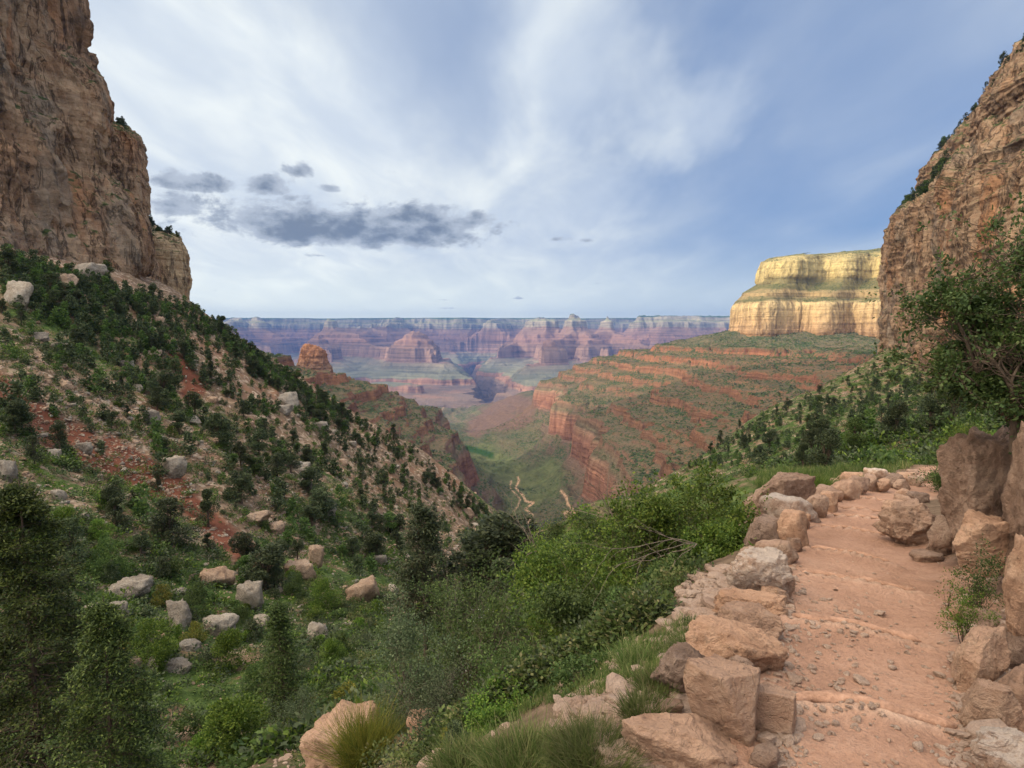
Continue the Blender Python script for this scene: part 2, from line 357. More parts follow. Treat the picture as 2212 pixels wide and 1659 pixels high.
# ground falling away behind both spurs
for (u, v, d) in [(415, 800, 360), (560, 930, 350), (700, 1010, 345), (900, 1130, 340), (1060, 1240, 335), (1160, 1300, 330), (300, 760, 480), (700, 1060, 500), (1000, 1200, 500),
                  (1290, 1250, 330), (1400, 1180, 400), (1523, 1080, 460), (1671, 980, 560), (1799, 900, 620), (1960, 860, 680), (1300, 1230, 500)]:
    p = P(u, v, d); cx.append(p[:2]); cz.append(p[2])
VT = tps_fit(np.array(cx), np.array(cz), 2.0)
def valley(x, y, detail=True):
    X = np.stack([x.ravel(), y.ravel()], 1)
    h = tps_eval(VT, X).reshape(x.shape)
    r = np.hypot(x, y)
    if detail:
        a = sstep(r, 6, 60)
        h = h + a * 2.6 * fbm2(x / 34, y / 34, 4, 0.5, 5) + sstep(r, 25, 120) * 1.5 * fbm2(x / 9, y / 9, 4, 0.55, 6, True)
        h = h + sstep(r, 3, 14) * 0.22 * fbm2(x / 1.6, y / 1.6, 4, 0.55, 8)
    nb = (r < 45) & (y < 32)
    if nb.any():
        xs = x[nb]; ys = y[nb]; sdv, s, w = path_coords(xs, ys)
        zc = np.interp(s, PS, PZ)
        e = np.abs(sdv) - w                               # distance outside the tread
        wob = 0.10 * fbm2(xs / 1.1, ys / 1.1, 3, .5, 31)
        inside = zc + bar_profile(xs, ys)[0] + 0.020 * fbm2(xs * 2.6, ys * 2.2, 5, 0.62, 33) + 0.05 * (np.clip(np.abs(sdv) / w, 0, 1.4)) ** 3
        left = zc - 0.02 - 0.10 * np.clip(e, 0, .6) - 0.62 * np.clip(e - 0.6, 0, 9) + 0.10 * fbm2(xs * 1.3, ys * 1.3, 5, .6, 34) * sstep(e, 0, .7)
        right = zc + 0.05 + 0.42 * np.clip(e, 0, 2.2) + 0.10 * fbm2(xs * 1.5, ys * 1.5, 5, .6, 35) * sstep(e, 0, .6)
        far_r = sstep(s, 11.5, 17)
        right = right * (1 - far_r) + (zc + 0.05 + 0.16 * np.clip(e, 0, 3) + 0.08 * fbm2(xs * 1.5, ys * 1.5, 4, .6, 36)) * far_r
        out = np.where(sdv < 0, left, right)
        hh = inside * (1 - sstep(e + wob, -0.12, 0.12)) + out * sstep(e + wob, -0.12, 0.12)
        wl = np.where(sdv < 0, sstep(e, 0.9, 4.2), sstep(e, 1.0, 3.2))
        h2 = h.copy(); h2[nb] = hh * (1 - wl) + h[nb] * wl
        h = h2
    return h

A1 = np.concatenate([np.linspace(-4, -1.45, 70, endpoint=False), np.linspace(-1.45, 1.30, 980), np.linspace(1.30, 5, 101)[1:]]); Y1 = np.geomspace(0.35, 720, 960)
YY, AA = np.meshgrid(Y1, A1, indexing='ij'); XX = AA * YY
H1 = valley(XX, YY)
def ground_at(x, y):
    """height of the valley mesh under (x, y)"""
    x = np.atleast_1d(np.asarray(x, float)); y = np.atleast_1d(np.asarray(y, float))
    a = np.clip(np.interp(x / y, A1, np.arange(len(A1))), 0, len(A1) - 1.001)
    b = np.clip(np.log(y / Y1[0]) / math.log(Y1[-1] / Y1[0]), 0, 0.99999) * (len(Y1) - 1)
    i = a.astype(int); j = b.astype(int); fa = a - i; fb = b - j
    return (H1[j, i] * (1 - fa) + H1[j, i + 1] * fa) * (1 - fb) + (H1[j + 1, i] * (1 - fa) + H1[j + 1, i + 1] * fa) * fb
_ys = np.geomspace(1.0, 700, 2600)
def hit(u, v, y0=1.0, y1=700):
    """first point of the ground seen at a photo pixel"""
    d = pixdir(u, v); t = _ys / d[1]; zr = EYE + d[2] * t; g = ground_at(d[0] * t, _ys)
    k = np.where((zr <= g) & (_ys >= y0) & (_ys <= y1))[0]
    if len(k) == 0: return None
    y = _ys[k[0]]; x = d[0] * y / d[1]
    return np.array([x, y, float(ground_at(x, y)[0])])

U1, V1, D1 = project(XX, YY, H1)
sdv, _s, _w = path_coords(XX, YY)
near = (np.hypot(XX, YY) < 40) & (YY < 30)
em = np.abs(sdv) - _w
path_m = np.where(near, 1 - sstep(em + 0.12 * n2d(XX * 2, YY * 2, 3), -0.05, 0.35), 0)
def screen_band(pts, width, U=U1, V=V1):
    m = np.zeros(U.shape)
    for (u0, v0), (u1, v1) in zip(pts[:-1], pts[1:]):
        du, dv = u1 - u0, v1 - v0; t = np.clip(((U - u0) * du + (V - v0) * dv) / (du * du + dv * dv), 0, 1)
        d = np.hypot(U - u0 - t * du, (V - v0 - t * dv))
        m = np.maximum(m, 1 - sstep(d, width * 0.45, width))
    return m
wn = 14 * fbm2(XX / 6, YY / 6, 4, .6, 44)
Uw = U1 + wn; Vw = V1 + wn * .8
red = screen_band([(-60, 790), (20, 850), (130, 930), (190, 950)], 34, Uw, Vw)
red = np.maximum(red, screen_band([(190, 990), (280, 1020), (400, 1080), (500, 1170), (545, 1205)], 36, Uw, Vw))
red = np.maximum(red, screen_band([(240, 960), (380, 1040), (400, 1050)], 24, Uw, Vw))
red = np.maximum(red, screen_band([(380, 780), (430, 840), (410, 850)], 26, Uw, Vw))
red = np.maximum(red, screen_band([(60, 900), (110, 960)], 30, Uw, Vw) * .8)
red = np.maximum(red, screen_band([(1040, 1180), (1085, 1205)], 16, Uw, Vw))
red = np.where((D1 > 25) & (D1 < 400), red, 0)
# bare scree versus green cover
bare = screen_band([(430, 760), (560, 900), (700, 900), (620, 830)], 90, Uw, Vw)
bare = np.maximum(bare, screen_band([(100, 800), (300, 930), (500, 1050), (560, 1120)], 60, Uw, Vw) * .9)
bare = np.maximum(bare, screen_band([(640, 900), (850, 1080), (1020, 1180), (1100, 1200)], 55, Uw, Vw) * .8)
bare = np.maximum(bare, screen_band([(480, 1060), (640, 1180)], 34, Uw, Vw) * .6)
bare = np.maximum(bare, screen_band([(380, 1560), (430, 1640)], 50, Uw, Vw) * .9)
bare = np.where(D1 > 14, bare, 0)
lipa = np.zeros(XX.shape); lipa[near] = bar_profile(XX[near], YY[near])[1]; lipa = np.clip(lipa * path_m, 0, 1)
nearbare = np.where(near, (1 - sstep(em, 0.8, 2.0 )) , 0)
green_r = sstep(U1 + 90 * fbm2(XX / 14, YY / 14, 4, .6, 45), 1330, 1500) * sstep(D1, 14, 40)         # right-hand hillside is mostly grown over

def ground_mat():
    m, n = new_mat('hillside_soil')
    p = pos(n)
    big = NOI(n, p, 0.05, 4.0); mid = NOI(n, p, 0.35, 6.0, .6); fine = NOI(n, p, 3.0, 8.0, .65); mic = NOI(n, p, 24.0, 7.0, .7)
    dirt = RAMP(n, fine, [(0.25, (0.085, 0.058, 0.038)), (0.5, (0.16, 0.108, 0.072)), (0.75, (0.27, 0.19, 0.13))])
    dirt = MIX(n, MR(n, big, .45, .7), dirt, (0.25, 0.135, 0.085))
    # broken rock: stone-coloured chips
    v1 = VOR(n, p, 1.3, out='Color'); v1d = VOR(n, p, 1.3)
    v2 = VOR(n, p, 0.55, out='Color')
    s1 = n('ShaderNodeSeparateColor', {0: v1}).outputs[0]; s2 = n('ShaderNodeSeparateColor', {0: v2}).outputs[1]
    chip = RAMP(n, s1, [(0.0, (0.12, 0.08, 0.05)), (0.5, (0.27, 0.18, 0.12)), (1.0, (0.44, 0.34, 0.26))])
    farr = MR(n, n('ShaderNodeVectorMath', {0: p}, operation='LENGTH').outputs['Value'], 12, 45)
    dirt = MIX(n, M_(n, 'MULTIPLY', MR(n, s2, 0.35, 0.6), M_(n, 'MULTIPLY', farr, .8)), dirt, chip)
    redc = RAMP(n, mid, [(0.3, (0.10, 0.035, 0.022)), (0.7, (0.185, 0.07, 0.042))])
    col = MIX(n, ATT(n, 'red'), dirt, redc)
    # low green cover
    gn = RAMP(n, NOI(n, p, 1.1, 8.0, .7), [(0.3, (0.025, 0.045, 0.012)), (0.5, (0.055, 0.085, 0.022)), (0.68, (0.11, 0.15, 0.045)), (0.8, (0.16, 0.17, 0.07))])
    gm = M_(n, 'ADD', M_(n, 'ADD', NOI(n, p, .16, 5.0, .6), M_(n, 'MULTIPLY', NOI(n, p, 1.6, 6.0, .7), .5)), ATT(n, 'green'))
    gmask = MR(n, gm, 0.70, 0.86)
    col = MIX(n, gmask, col, gn)
    # trodden dirt of the path
    tr = RAMP(n, M_(n, 'ADD', M_(n, 'MULTIPLY', NOI(n, p, 1.3, 6.0, .6), .6), M_(n, 'MULTIPLY', mic, .4)), [(0.30, (0.25, 0.138, 0.092)), (0.5, (0.38, 0.218, 0.150)), (0.7, (0.50, 0.312, 0.225))])
    st = MR(n, NOI(n, p, 2.2, 5.0, .7, sc=(2.0, .8, 1)), 0.60, 0.70)
    tr = MIX(n, M_(n, 'MULTIPLY', st, .38), tr, (0.21, 0.155, 0.12))
    gr = MR(n, VOR(n, p, 26.0), .16, .07)
    tr = MIX(n, M_(n, 'MULTIPLY', gr, MR(n, NOI(n, p, 3.0, 3.0), .5, .62)), tr, (0.36, 0.26, 0.19))
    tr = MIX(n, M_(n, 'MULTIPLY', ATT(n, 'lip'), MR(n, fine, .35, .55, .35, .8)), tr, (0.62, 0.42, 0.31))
    col = MIX(n, ATT(n, 'path'), col, tr)
    h = M_(n, 'ADD', M_(n, 'MULTIPLY', fine, .5), M_(n, 'MULTIPLY', mic, .12))
    h = M_(n, 'ADD', h, M_(n, 'MULTIPLY', M_(n, 'MULTIPLY', s1, farr), .6))
    h = M_(n, 'ADD', h, M_(n, 'MULTIPLY', NOI(n, p, 70.0, 4.0, .6), .05))
    h = M_(n, 'ADD', h, M_(n, 'MULTIPLY', gr, .03))
    return finish(m, n, col, 0.95, (h, 0.9, 0.22), 0.1)
MAT_GROUND = ground_mat()
green = np.clip(0.01 + 0.05 * green_r - 0.5 * bare - 0.9 * red - 0.9 * nearbare + 0.10 * sstep(V1, 900, 1400) * (D1 > 14) - 0.2 * ((D1 > 150) & (U1 < 1000)), -1, 1)
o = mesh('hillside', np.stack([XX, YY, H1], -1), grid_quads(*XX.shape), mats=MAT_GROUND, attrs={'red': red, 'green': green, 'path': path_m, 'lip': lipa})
tag(o, 'rocky hillside and dusty stepped trail dropping between the shrubs', kind='structure')

# --- middle distance: red ledges, the big red cliff and the green bench below
def Tmid(e, k=1.0):
    z = np.interp(e, [-900, -640, -600, -585, -420, -335, -300, -262, -254, -248, -150, -50, 0, 80, 200], [-1000, -760, -640, -600, -480, -425, -395, -345, -268, -256, -150, -50, 0, 80, 200])
    return z
def Tmid_inv(z): 
    g = np.linspace(-900, 200, 4000); return np.interp(z, Tmid(g), g)
MC = [ # skyline and slopes right of the valley
 (1570, 718, 2350), (1500, 740, 2450), (1440, 748, 2600), (1390, 778, 2700), (1300, 787, 2800), (1250, 803, 2850), (1200, 828, 2900), (1150, 833, 2950),
 (1700, 730, 2100), (1850, 740, 2000), (1950, 745, 1900), (2200, 700, 2000), (1560, 765, 2050), (1700, 775, 1750), (1850, 765, 1700), (1500, 790, 2000), (1400, 830, 2050), (1600, 830, 1500), (1700, 860, 1200), (1800, 830, 1250),
 (1300, 850, 2150), (1400, 880, 1650), (1500, 890, 1400), (1600, 910, 1100), (1500, 960, 1000), (1400, 960, 1180), (1450, 1000, 950),
 (1240, 838, 2700), (1190, 880, 2128), (1290, 880, 2060), (1240, 915, 1748), (1320, 900, 1900), (1262, 985, 1288), (1330, 985, 1250), (1355, 1000, 1180), (1400, 1020, 1050),
 # foot of the red cliff and the bench below it
 (1150, 880, 3000), (1140, 930, 2500), (1200, 990, 1900), (1225, 1030, 1560), (1240, 1090, 1330), (1300, 1085, 1200), (1380, 1080, 980), (1330, 1130, 950),
 (1060, 935, 3000), (1040, 985, 2300), (1100, 1000, 2180), (1150, 1060, 1800), (1110, 1110, 1540), (1180, 1150, 1330), (1200, 1230, 1000), (1130, 1200, 1150), (1090, 1080, 1600), (1250, 1180, 1000),
 # left of the valley: ridge with the tower
 (600, 800, 1500), (640, 832, 1500), (672, 838, 1500), (700, 826, 1490), (740, 818, 1480), (800, 852, 1440), (850, 885, 1420), (880, 905, 1410), (925, 938, 1400), (960, 946, 1385), (985, 952, 1370), (1003, 975, 1330), (1012, 988, 1300), (985, 1000, 1230), (1018, 1012, 1255), (1062, 1040, 1450),
 (950, 1010, 1080), (900, 1000, 1000), (800, 960, 950), (1030, 1090, 1300), (1050, 1140, 1200), (1010, 1120, 1100), (1080, 1060, 1700), (700, 900, 900), (500, 800, 1000), (400, 700, 1500), (200, 700, 1600), (0, 650, 1500),
 # behind the left ridge
 (660, 900, 2000), (850, 940, 2000), (960, 960, 1900), (1010, 1000, 1800), (500, 860, 2300), (900, 900, 3200), (700, 880, 3200),
 # green hill and brown inner hills
 (960, 880, 4900), (930, 888, 4600), (1000, 888, 4700), (900, 895, 4500), (1040, 905, 4100), (1090, 868, 4300), (1130, 850, 4300), (1060, 890, 4200), (1010, 915, 4000), (1180, 850, 4200), (1100, 880, 3700), (1020, 930, 3400),
 (1300, 830, 4500), (1500, 800, 4500), (1000, 900, 5600), (700, 880, 5400), (1200, 870, 5500), (500, 860, 5000), (1600, 760, 3500), (1900, 740, 3500)]
m_xy, m_e = [], []
for u, v, d in MC:
    p = P(u, v, d); m_xy.append(p[:2] / 1000); m_e.append(Tmid_inv(p[2]))
for (x, y, e) in [(0, .35, -190), (-.25, .4, -120), (.25, .4, -150), (-.4, .7, -40), (.1, .7, -300), (.5, .6, -90), (1.0, 1.0, 30), (-1.2, .8, 60), (.8, .7, 0), (1.6, 1.4, 100), (-.1, .75, -260)]:
    m_xy.append((x, y)); m_e.append(e)
MT = tps_fit(np.array(m_xy), np.array(m_e), 0.002)
A2 = np.linspace(-0.95, 0.95, 1000); Y2 = np.geomspace(330, 5700, 760)
Y2g, A2g = np.meshgrid(Y2, A2, indexing='ij'); X2g = A2g * Y2g
def mid_e(x, y):
    e = tps_eval(MT, np.stack([x.ravel(), y.ravel()], 1) / 1000).reshape(x.shape)
    g = fbm2(x / 420, y / 420, 5, 0.55, 51, True); g2 = fbm2(x / 90, y / 90, 4, 0.55, 53, True)
    amp = sstep(e, -700, -520) * 8 + 8
    e = e + (g - .2) * amp + g2 * (7 + 8 * sstep(e, -560, -300)) * sstep(-e, -60, 80)
    return e
E2 = mid_e(X2g, Y2g)
def ledges(e, x, y):
    z = Tmid(e)
    band = sstep(z, -262, -250) * (1 - sstep(z, -62, -45))
    k = 36.0; off = 6 * fbm2(x / 300, y / 300, 3, .5, 57)
    ph = (z + off) / k; fr = ph - np.floor(ph)
    st = np.interp(fr, [0, 0.10, 0.9, 1.0], [0, 0.66, 0.94, 1.0])
    amt = np.clip(0.80 + 0.8 * fbm2(x / 170, y / 170, 4, .55, 58), 0, 1)
    z = z + band * amt * (st - fr) * k
    ph = (z + 3 * fbm2(x / 120, y / 120, 2, .5, 56)) / 11; fr = ph - np.floor(ph); st = np.interp(fr, [0, .15, 1], [0, .7, 1]); z = z + band * .8 * (st - fr) * 11
    band2 = 1 - sstep(z, -430, -395); band2 *= sstep(z, -620, -560)
    ph = z / 34; fr = ph - np.floor(ph); st = np.interp(fr, [0, 0.2, 1.0], [0, 0.5, 1.0])
    return z + band2 * .6 * (st - fr) * 34
Z2 = ledges(E2, X2g, Y2g) + 1.2 * fbm2(X2g / 22, Y2g / 22, 4, .6, 59)
U2, V2, D2 = project(X2g, Y2g, Z2)
trail2 = screen_band([(1119, 1030), (1121, 1039), (1114, 1054), (1129, 1069), (1136, 1083), (1153, 1086), (1134, 1100), (1151, 1113), (1140, 1130)], 2.6, U2, V2)
trail2 = np.maximum(trail2, screen_band([(1104, 1039), (1102, 1054), (1124, 1078), (1119, 1093), (1107, 1108), (1104, 1125)], 2.2, U2, V2) * .7)
trail2 = np.maximum(trail2, screen_band([(1212, 1061), (1224, 1074), (1226, 1088), (1243, 1108), (1217, 1105), (1231, 1122), (1236, 1136), (1248, 1142), (1243, 1166)], 2.8, U2, V2))
trail2 = np.maximum(trail2, screen_band([(962, 862), (958, 880), (952, 890)], 1.8, U2, V2) * .4)
oasis = screen_band([(1010, 968), (1040, 976), (1062, 984)], 9, U2 + 3 * n2d(X2g / 20, Y2g / 20, 9), V2)
oasis = np.maximum(oasis, screen_band([(1100, 1130), (1150, 1150), (1190, 1180)], 22, U2, V2) * .7)
lush = screen_band([(1050, 985), (1090, 1015), (1150, 1040), (1190, 1020), (1180, 1050), (1120, 1085)], 40, U2, V2)
brown = screen_band([(1030, 925), (1060, 895), (1110, 868), (1140, 880), (1120, 915), (1060, 905)], 30, U2 + 12 * n2d(X2g / 60, Y2g / 60, 19), V2)
brown = np.where(D2 > 2600, brown, 0)
def strata_mat(name, low, stops, speck=(0.030, 0.045, 0.020), spk=0.42, sc=1.0, extra=False, specks=True, hgain=1.0, bedc=((0.55, 0.52, 0.52), (1.32, 1.28, 1.22)), stk=.55):
    """rock coloured by the height of its beds; scrub grows where it is not steep"""
    m, n = new_mat(name); g = n('ShaderNodeNewGeometry'); p = g.outputs['Position']
    z = n('ShaderNodeSeparateXYZ', {0: p}).outputs[2]
    wob = M_(n, 'MULTIPLY', M_(n, 'SUBTRACT', NOI(n, p, 0.006 * sc, 5.0), 0.5), 40.0 / sc)
    zz = M_(n, 'ADD', z, wob)
    lo, hi = low
    f = M_(n, 'DIVIDE', M_(n, 'SUBTRACT', zz, lo), hi - lo)
    col = RAMP(n, f, [((a - lo) / (hi - lo), c) for a, c in stops])
    bed = NOI(n, p, 1.0, 5.0, .65, sc=(.0025 * sc, .0025 * sc, .11 * sc))
    col = MIX(n, 1.0, col, RAMP(n, bed, [(0.3, bedc[0]), (0.5, (1, 1, 1)), (0.7, bedc[1])]), 'MULTIPLY')
    if extra: col = MIX(n, M_(n, 'MULTIPLY', MR(n, n('ShaderNodeSeparateXYZ', {0: g.outputs['Normal']}).outputs[2], .66, .88), MR(n, NOI(n, p, .01, 5.0, .6), .3, .6, .35, .75)), col, (.118, .10, .060))
    str_ = NOI(n, p, 1.0, 6.0, .6, sc=(.05 * sc, .05 * sc, .004 * sc))
    nz = n('ShaderNodeSeparateXYZ', {0: g.outputs['Normal']}).outputs[2]
    steep = MR(n, nz, 0.80, 0.55)
    col = MIX(n, M_(n, 'MULTIPLY', steep, stk), col, MIX(n, 1.0, col, RAMP(n, str_, [(0.32, (0.50, 0.46, 0.44)), (0.5, (1, 1, 1)), (.7, (1.35, 1.3, 1.25))]), 'MULTIPLY'))
    if specks:
        gen = MR(n, nz, 0.62, 0.86)
        lay = NOI(n, p, 0.012 * sc, 5.0, .6)
        v = VOR(n, p, 0.14 * sc); thr = MR(n, lay, .35, .65, .24, .62, smooth=False)
        dot = MR(n, M_(n, 'SUBTRACT', v, thr), 0.02, -0.10)
        v2 = VOR(n, p, 0.33 * sc); dot2 = MR(n, M_(n, 'SUBTRACT', v2, M_(n, 'MULTIPLY', thr, .9)), 0.02, -0.10)
        dd = M_(n, 'MAXIMUM', dot, M_(n, 'MULTIPLY', dot2, .8))
        sp_c = MIX(n, NOI(n, p, .05 * sc, 3.0), speck, tuple(min(1, c * 1.8) for c in speck))
        col = MIX(n, M_(n, 'MULTIPLY', M_(n, 'MULTIPLY', dd, gen), M_(n, 'MULTIPLY', spk, 2.4)), col, sp_c)
    if extra:
        grass = RAMP(n, NOI(n, p, .02, 6.0, .6), [(.3, (.062, .072, .036)), (.6, (.105, .120, .052)), (.8, (.16, .15, .085))])
        col = MIX(n, M_(n, 'MULTIPLY', ATT(n, 'lush'), .8), col, grass)
        col = MIX(n, ATT(n, 'brown'), col, MIX(n, str_, (.07, .046, .036), (.18, .115, .085)))
        col = MIX(n, ATT(n, 'oasis'), col, (0.025, 0.055, 0.018))
        col = MIX(n, ATT(n, 'trail'), col, (0.46, 0.29, 0.19))
    h = M_(n, 'ADD', M_(n, 'MULTIPLY', bed, 1.0), M_(n, 'MULTIPLY', str_, 1.0))
    h = M_(n, 'ADD', h, M_(n, 'MULTIPLY', NOI(n, p, .12 * sc, 6.0, .65), .8))
    return finish(m, n, col, 0.95, (h, 0.8 * hgain, 9.0 / sc), 0.05)
MAT_MID = strata_mat('layered_red_rock', (-700, 260), [(-700, (0.105, 0.074, 0.061)), (-600, (0.154, 0.111, 0.087)), (-560, (0.140, 0.148, 0.076)), (-470, (0.059, 0.058, 0.035)), (-400, (0.077, 0.065, 0.044)), (-352, (0.133, 0.089, 0.068)),
   (-340, (0.196, 0.100, 0.072)), (-290, (0.238, 0.122, 0.087)), (-264, (0.210, 0.130, 0.091)), (-258, (0.140, 0.115, 0.076)), (-235, (0.154, 0.092, 0.065)), (-190, (0.164, 0.089, 0.057)), (-120, (0.189, 0.096, 0.059)), (-62, (0.203, 0.092, 0.055)), (-40, (0.105, 0.085, 0.053)), (0, (0.133, 0.111, 0.076)), (80, (0.210, 0.192, 0.137)), (250, (0.280, 0.259, 0.190))],
   extra=True)
o = mesh('canyon_slopes', np.stack([X2g, Y2g, Z2], -1), grid_quads(*X2g.shape), mats=MAT_MID, attrs={'trail': trail2, 'oasis': oasis, 'lush': lush, 'brown': brown})
tag(o, 'red ledged slopes and cliffs stepping down to the green side canyon', kind='structure')

# --- far canyon: temples, buttes, benches, inner gorge and the opposite rim
A3 = np.linspace(-0.80, 0.72, 1250); Y3 = np.concatenate([np.geomspace(4600, 17500, 900), np.geomspace(17600, 18800, 6)])
Y3g, A3g = np.meshgrid(Y3, A3, indexing='ij'); X3g = A3g * Y3g
def seg(x, y, a, b, ea, eb, k):
    ax, ay = (a[0] - CU) / F * a[1], a[1]; bx, by = (b[0] - CU) / F * b[1], b[1]
    dx, dy = bx - ax, by - ay; t = np.clip(((x - ax) * dx + (y - ay) * dy) / (dx * dx + dy * dy + 1e-9), 0, 1)
    return ea + (eb - ea) * t - k * np.hypot(x - ax - t * dx, y - ay - t * dy)
wx = 330 * fbm2(X3g / 1500, Y3g / 1500, 4, .5, 61) + 120 * fbm2(X3g / 420, Y3g / 420, 3, .5, 63, True)
wy = 330 * fbm2(X3g / 1500, Y3g / 1500, 4, .5, 62) + 120 * fbm2(X3g / 420, Y3g / 420, 3, .5, 64, True)
xw = X3g + wx; yw = Y3g + wy
SEG = [ # (u, depth) a, b, top a, top b, flank
 ((1237, 11200), (1240, 11400), 392, 380, .60), ((1160, 11700), (1195, 11600), 350, 345, .58), ((1300, 11800), (1303, 11900), 372, 360, .70),
 ((1140, 12000), (1320, 12200), 262, 262, .45), ((1237, 11200), (1190, 9800), 300, 100, .45), ((1237, 11200), (1285, 9800), 290, 90, .45),
 ((1300, 11800), (1400, 10300), 250, 60, .42), ((1400, 10300), (1470, 9700), 75, 62, .42), ((1165, 8700), (1168, 8900), 150, 130, .42), ((1165, 8700), (1150, 7600), 10, -190, .36),
 ((1165, 8800), (1200, 10000), 60, 60, .42), ((1165, 8700), (1260, 7900), 10, -160, .38), ((1320, 9300), (1350, 8600), 58, 55, .40), ((1090, 10800), (1130, 11500), 70, 120, .42),
 ((742, 12000), (752, 12100), 350, 340, .55), ((745, 12000), (790, 10700), 300, 80, .42), ((790, 10700), (850, 9800), 62, 54, .42), ((745, 12000), (690, 11200), 250, 90, .42), ((760, 12000), (870, 13600), 270, 300, .42),
 ((668, 10000), (672, 10100), 180, 150, .42), ((668, 10000), (720, 9300), 54, 50, .40), ((905, 9700), (912, 9750), 240, 200, .46), ((858, 9500), (965, 9300), 62, 58, .42), ((905, 9600), (1000, 11500), 56, 54, .40), ((965, 9300), (1010, 8600), -60, -230, .34),
 ((1440, 12500), (1560, 12800), 330, 335, .45), ((1400, 13200), (1620, 13000), 405, 400, .45), ((1050, 13600), (1090, 15500), 330, 405, .46), ((1165, 14200), (1150, 16000), 395, 400, .46), ((850, 14400), (870, 16500), 402, 402, .42),
 ((700, 8300), (600, 9000), -190, -190, .3), ((820, 7600), (900, 7300), -215, -215, .3), ((1360, 7600), (1420, 8000), -190, -190, .3), ((500, 12000), (520, 14500), 320, 402, .42), ((560, 13500), (560, 15500), 400, 402, .42),
 ((1260, 9500), (1600, 8500), 40, 40, .36), ((600, 11000), (500, 11500), 60, 62, .4)]
E3 = np.full(X3g.shape, -2000.0)
for a, b, ea, eb, k in SEG: E3 = np.maximum(E3, seg(xw, yw, a, b, ea, eb, k))
rim_y = 15600 + 900 * fbm2(X3g / 2600, 0 * X3g + 3.3, 3, .5, 66) 
E3 = np.maximum(E3, 402 + 0.40 * (yw + 1.6 * wx - rim_y))
benchn = -262 - 40 + 30 * fbm2(X3g / 900, Y3g / 900, 4, .5, 67, True)
def polyd(x, y, pts):
    d = np.full(x.shape, 1e9)
    for (u0, y0), (u1, y1) in zip(pts[:-1], pts[1:]):
        ax, bx = (u0 - CU) / F * y0, (u1 - CU) / F * y1
        dx, dy = bx - ax, y1 - y0; t = np.clip(((x - ax) * dx + (y - y0) * dy) / (dx * dx + dy * dy), 0, 1)
        d = np.minimum(d, np.hypot(x - ax - t * dx, y - y0 - t * dy))
    return d
gd = polyd(X3g + .8 * wx, Y3g + .8 * wy, [(1112, 5600), (1085, 6400), (1050, 7300), (1062, 8300), (1030, 9800), (1010, 11500), (1040, 13500)])
gd = np.minimum(gd, polyd(X3g + .8 * wx, Y3g + .8 * wy, [(-400, 6300), (600, 6200), (850, 5900), (1112, 5900), (1300, 6600), (1700, 7200), (2600, 7500)]) - 100)
gd = np.minimum(gd, polyd(X3g + .8 * wx, Y3g + .8 * wy, [(1240, 6500), (1290, 7600), (1300, 8600)]) + 60)
gd = np.minimum(gd, polyd(X3g + .8 * wx, Y3g + .8 * wy, [(700, 6100), (640, 7500), (560, 9500)]) + 20)
E3 = np.maximum(E3, benchn - 0.02 * (9000 - Y3g) / 10)
def Tfar(e):
    e = np.clip(e, -1000, 406)
    lo = lambda q: [c if c > 115 else 115 - (115 - c) * 1.32 for c in q]
    return np.interp(e, [-1000, -420, -268, -256, -120, 36, 52, 58, 110, 118, 165, 172, 250, 282, 292, 330, 352, 372, 402, 406],
                        lo([-640, -560, -520, -455, -400, -300, -165, -150, -110, -70, -40, -8, 60, 110, 215, 235, 275, 330, 360, 376]))
Z3 = Tfar(E3 + 8 * fbm2(X3g / 150, Y3g / 150, 3, .6, 68, True))
gw = 190; cut = np.interp(gd, [0, 60, gw, gw + 40, gw + 300], [-960, -940, -760, -670, -450])
Z3 = np.minimum(Z3, np.maximum(cut + 26 * fbm2(X3g / 160, Y3g / 160, 4, .6, 69, True), -1260) + np.clip(gd - 630, 0, 1e6) * 10)
Z3 = Z3 + 7 * fbm2(X3g / 130, Y3g / 130, 4, .6, 70, True) * (1 - sstep(Z3, 355, 368)) - 2500 * sstep(-Y3g, -4900, -4600)
Z3 = np.where(Y3g > 16500, Z3 + 30 * fbm2(X3g / 3000, Y3g / 3000, 3, .5, 71) + 8, Z3)
U3, V3, D3 = project(X3g, Y3g, Z3)
MAT_FAR = strata_mat('far_canyon_rock', (-1270, 400), [(c if c > 115 else 115 - (115 - c) * 1.32, k) for c, k in [(-950, (.08, .06, .055)), (-560, (.13, .095, .08)), (-522, (.17, .12, .09)), (-500, (.27, .15, .10)), (-462, (.26, .155, .11)), (-452, (.16, .155, .10)), (-400, (.165, .16, .11)), (-318, (.19, .155, .11)),
   (-300, (.23, .145, .11)), (-240, (.26, .17, .13)), (-168, (.24, .155, .115)), (-150, (.18, .115, .085)), (-60, (.23, .135, .10)), (50, (.22, .14, .105)), (105, (.22, .15, .11)), (118, (.25, .22, .165)), (215, (.28, .245, .185)), (228, (.20, .2, .12)), (265, (.26, .24, .16)), (285, (.24, .215, .165)), (335, (.22, .20, .15)), (352, (.09, .12, .06)), (400, (.07, .10, .05))]],
   sc=0.3, specks=False, hgain=.8)
o = mesh('far_canyon', np.stack([X3g, Y3g, Z3], -1), grid_quads(*X3g.shape), mats=MAT_FAR)
tag(o, 'distant temples, benches and flat opposite rim of the canyon in blue haze', kind='structure')
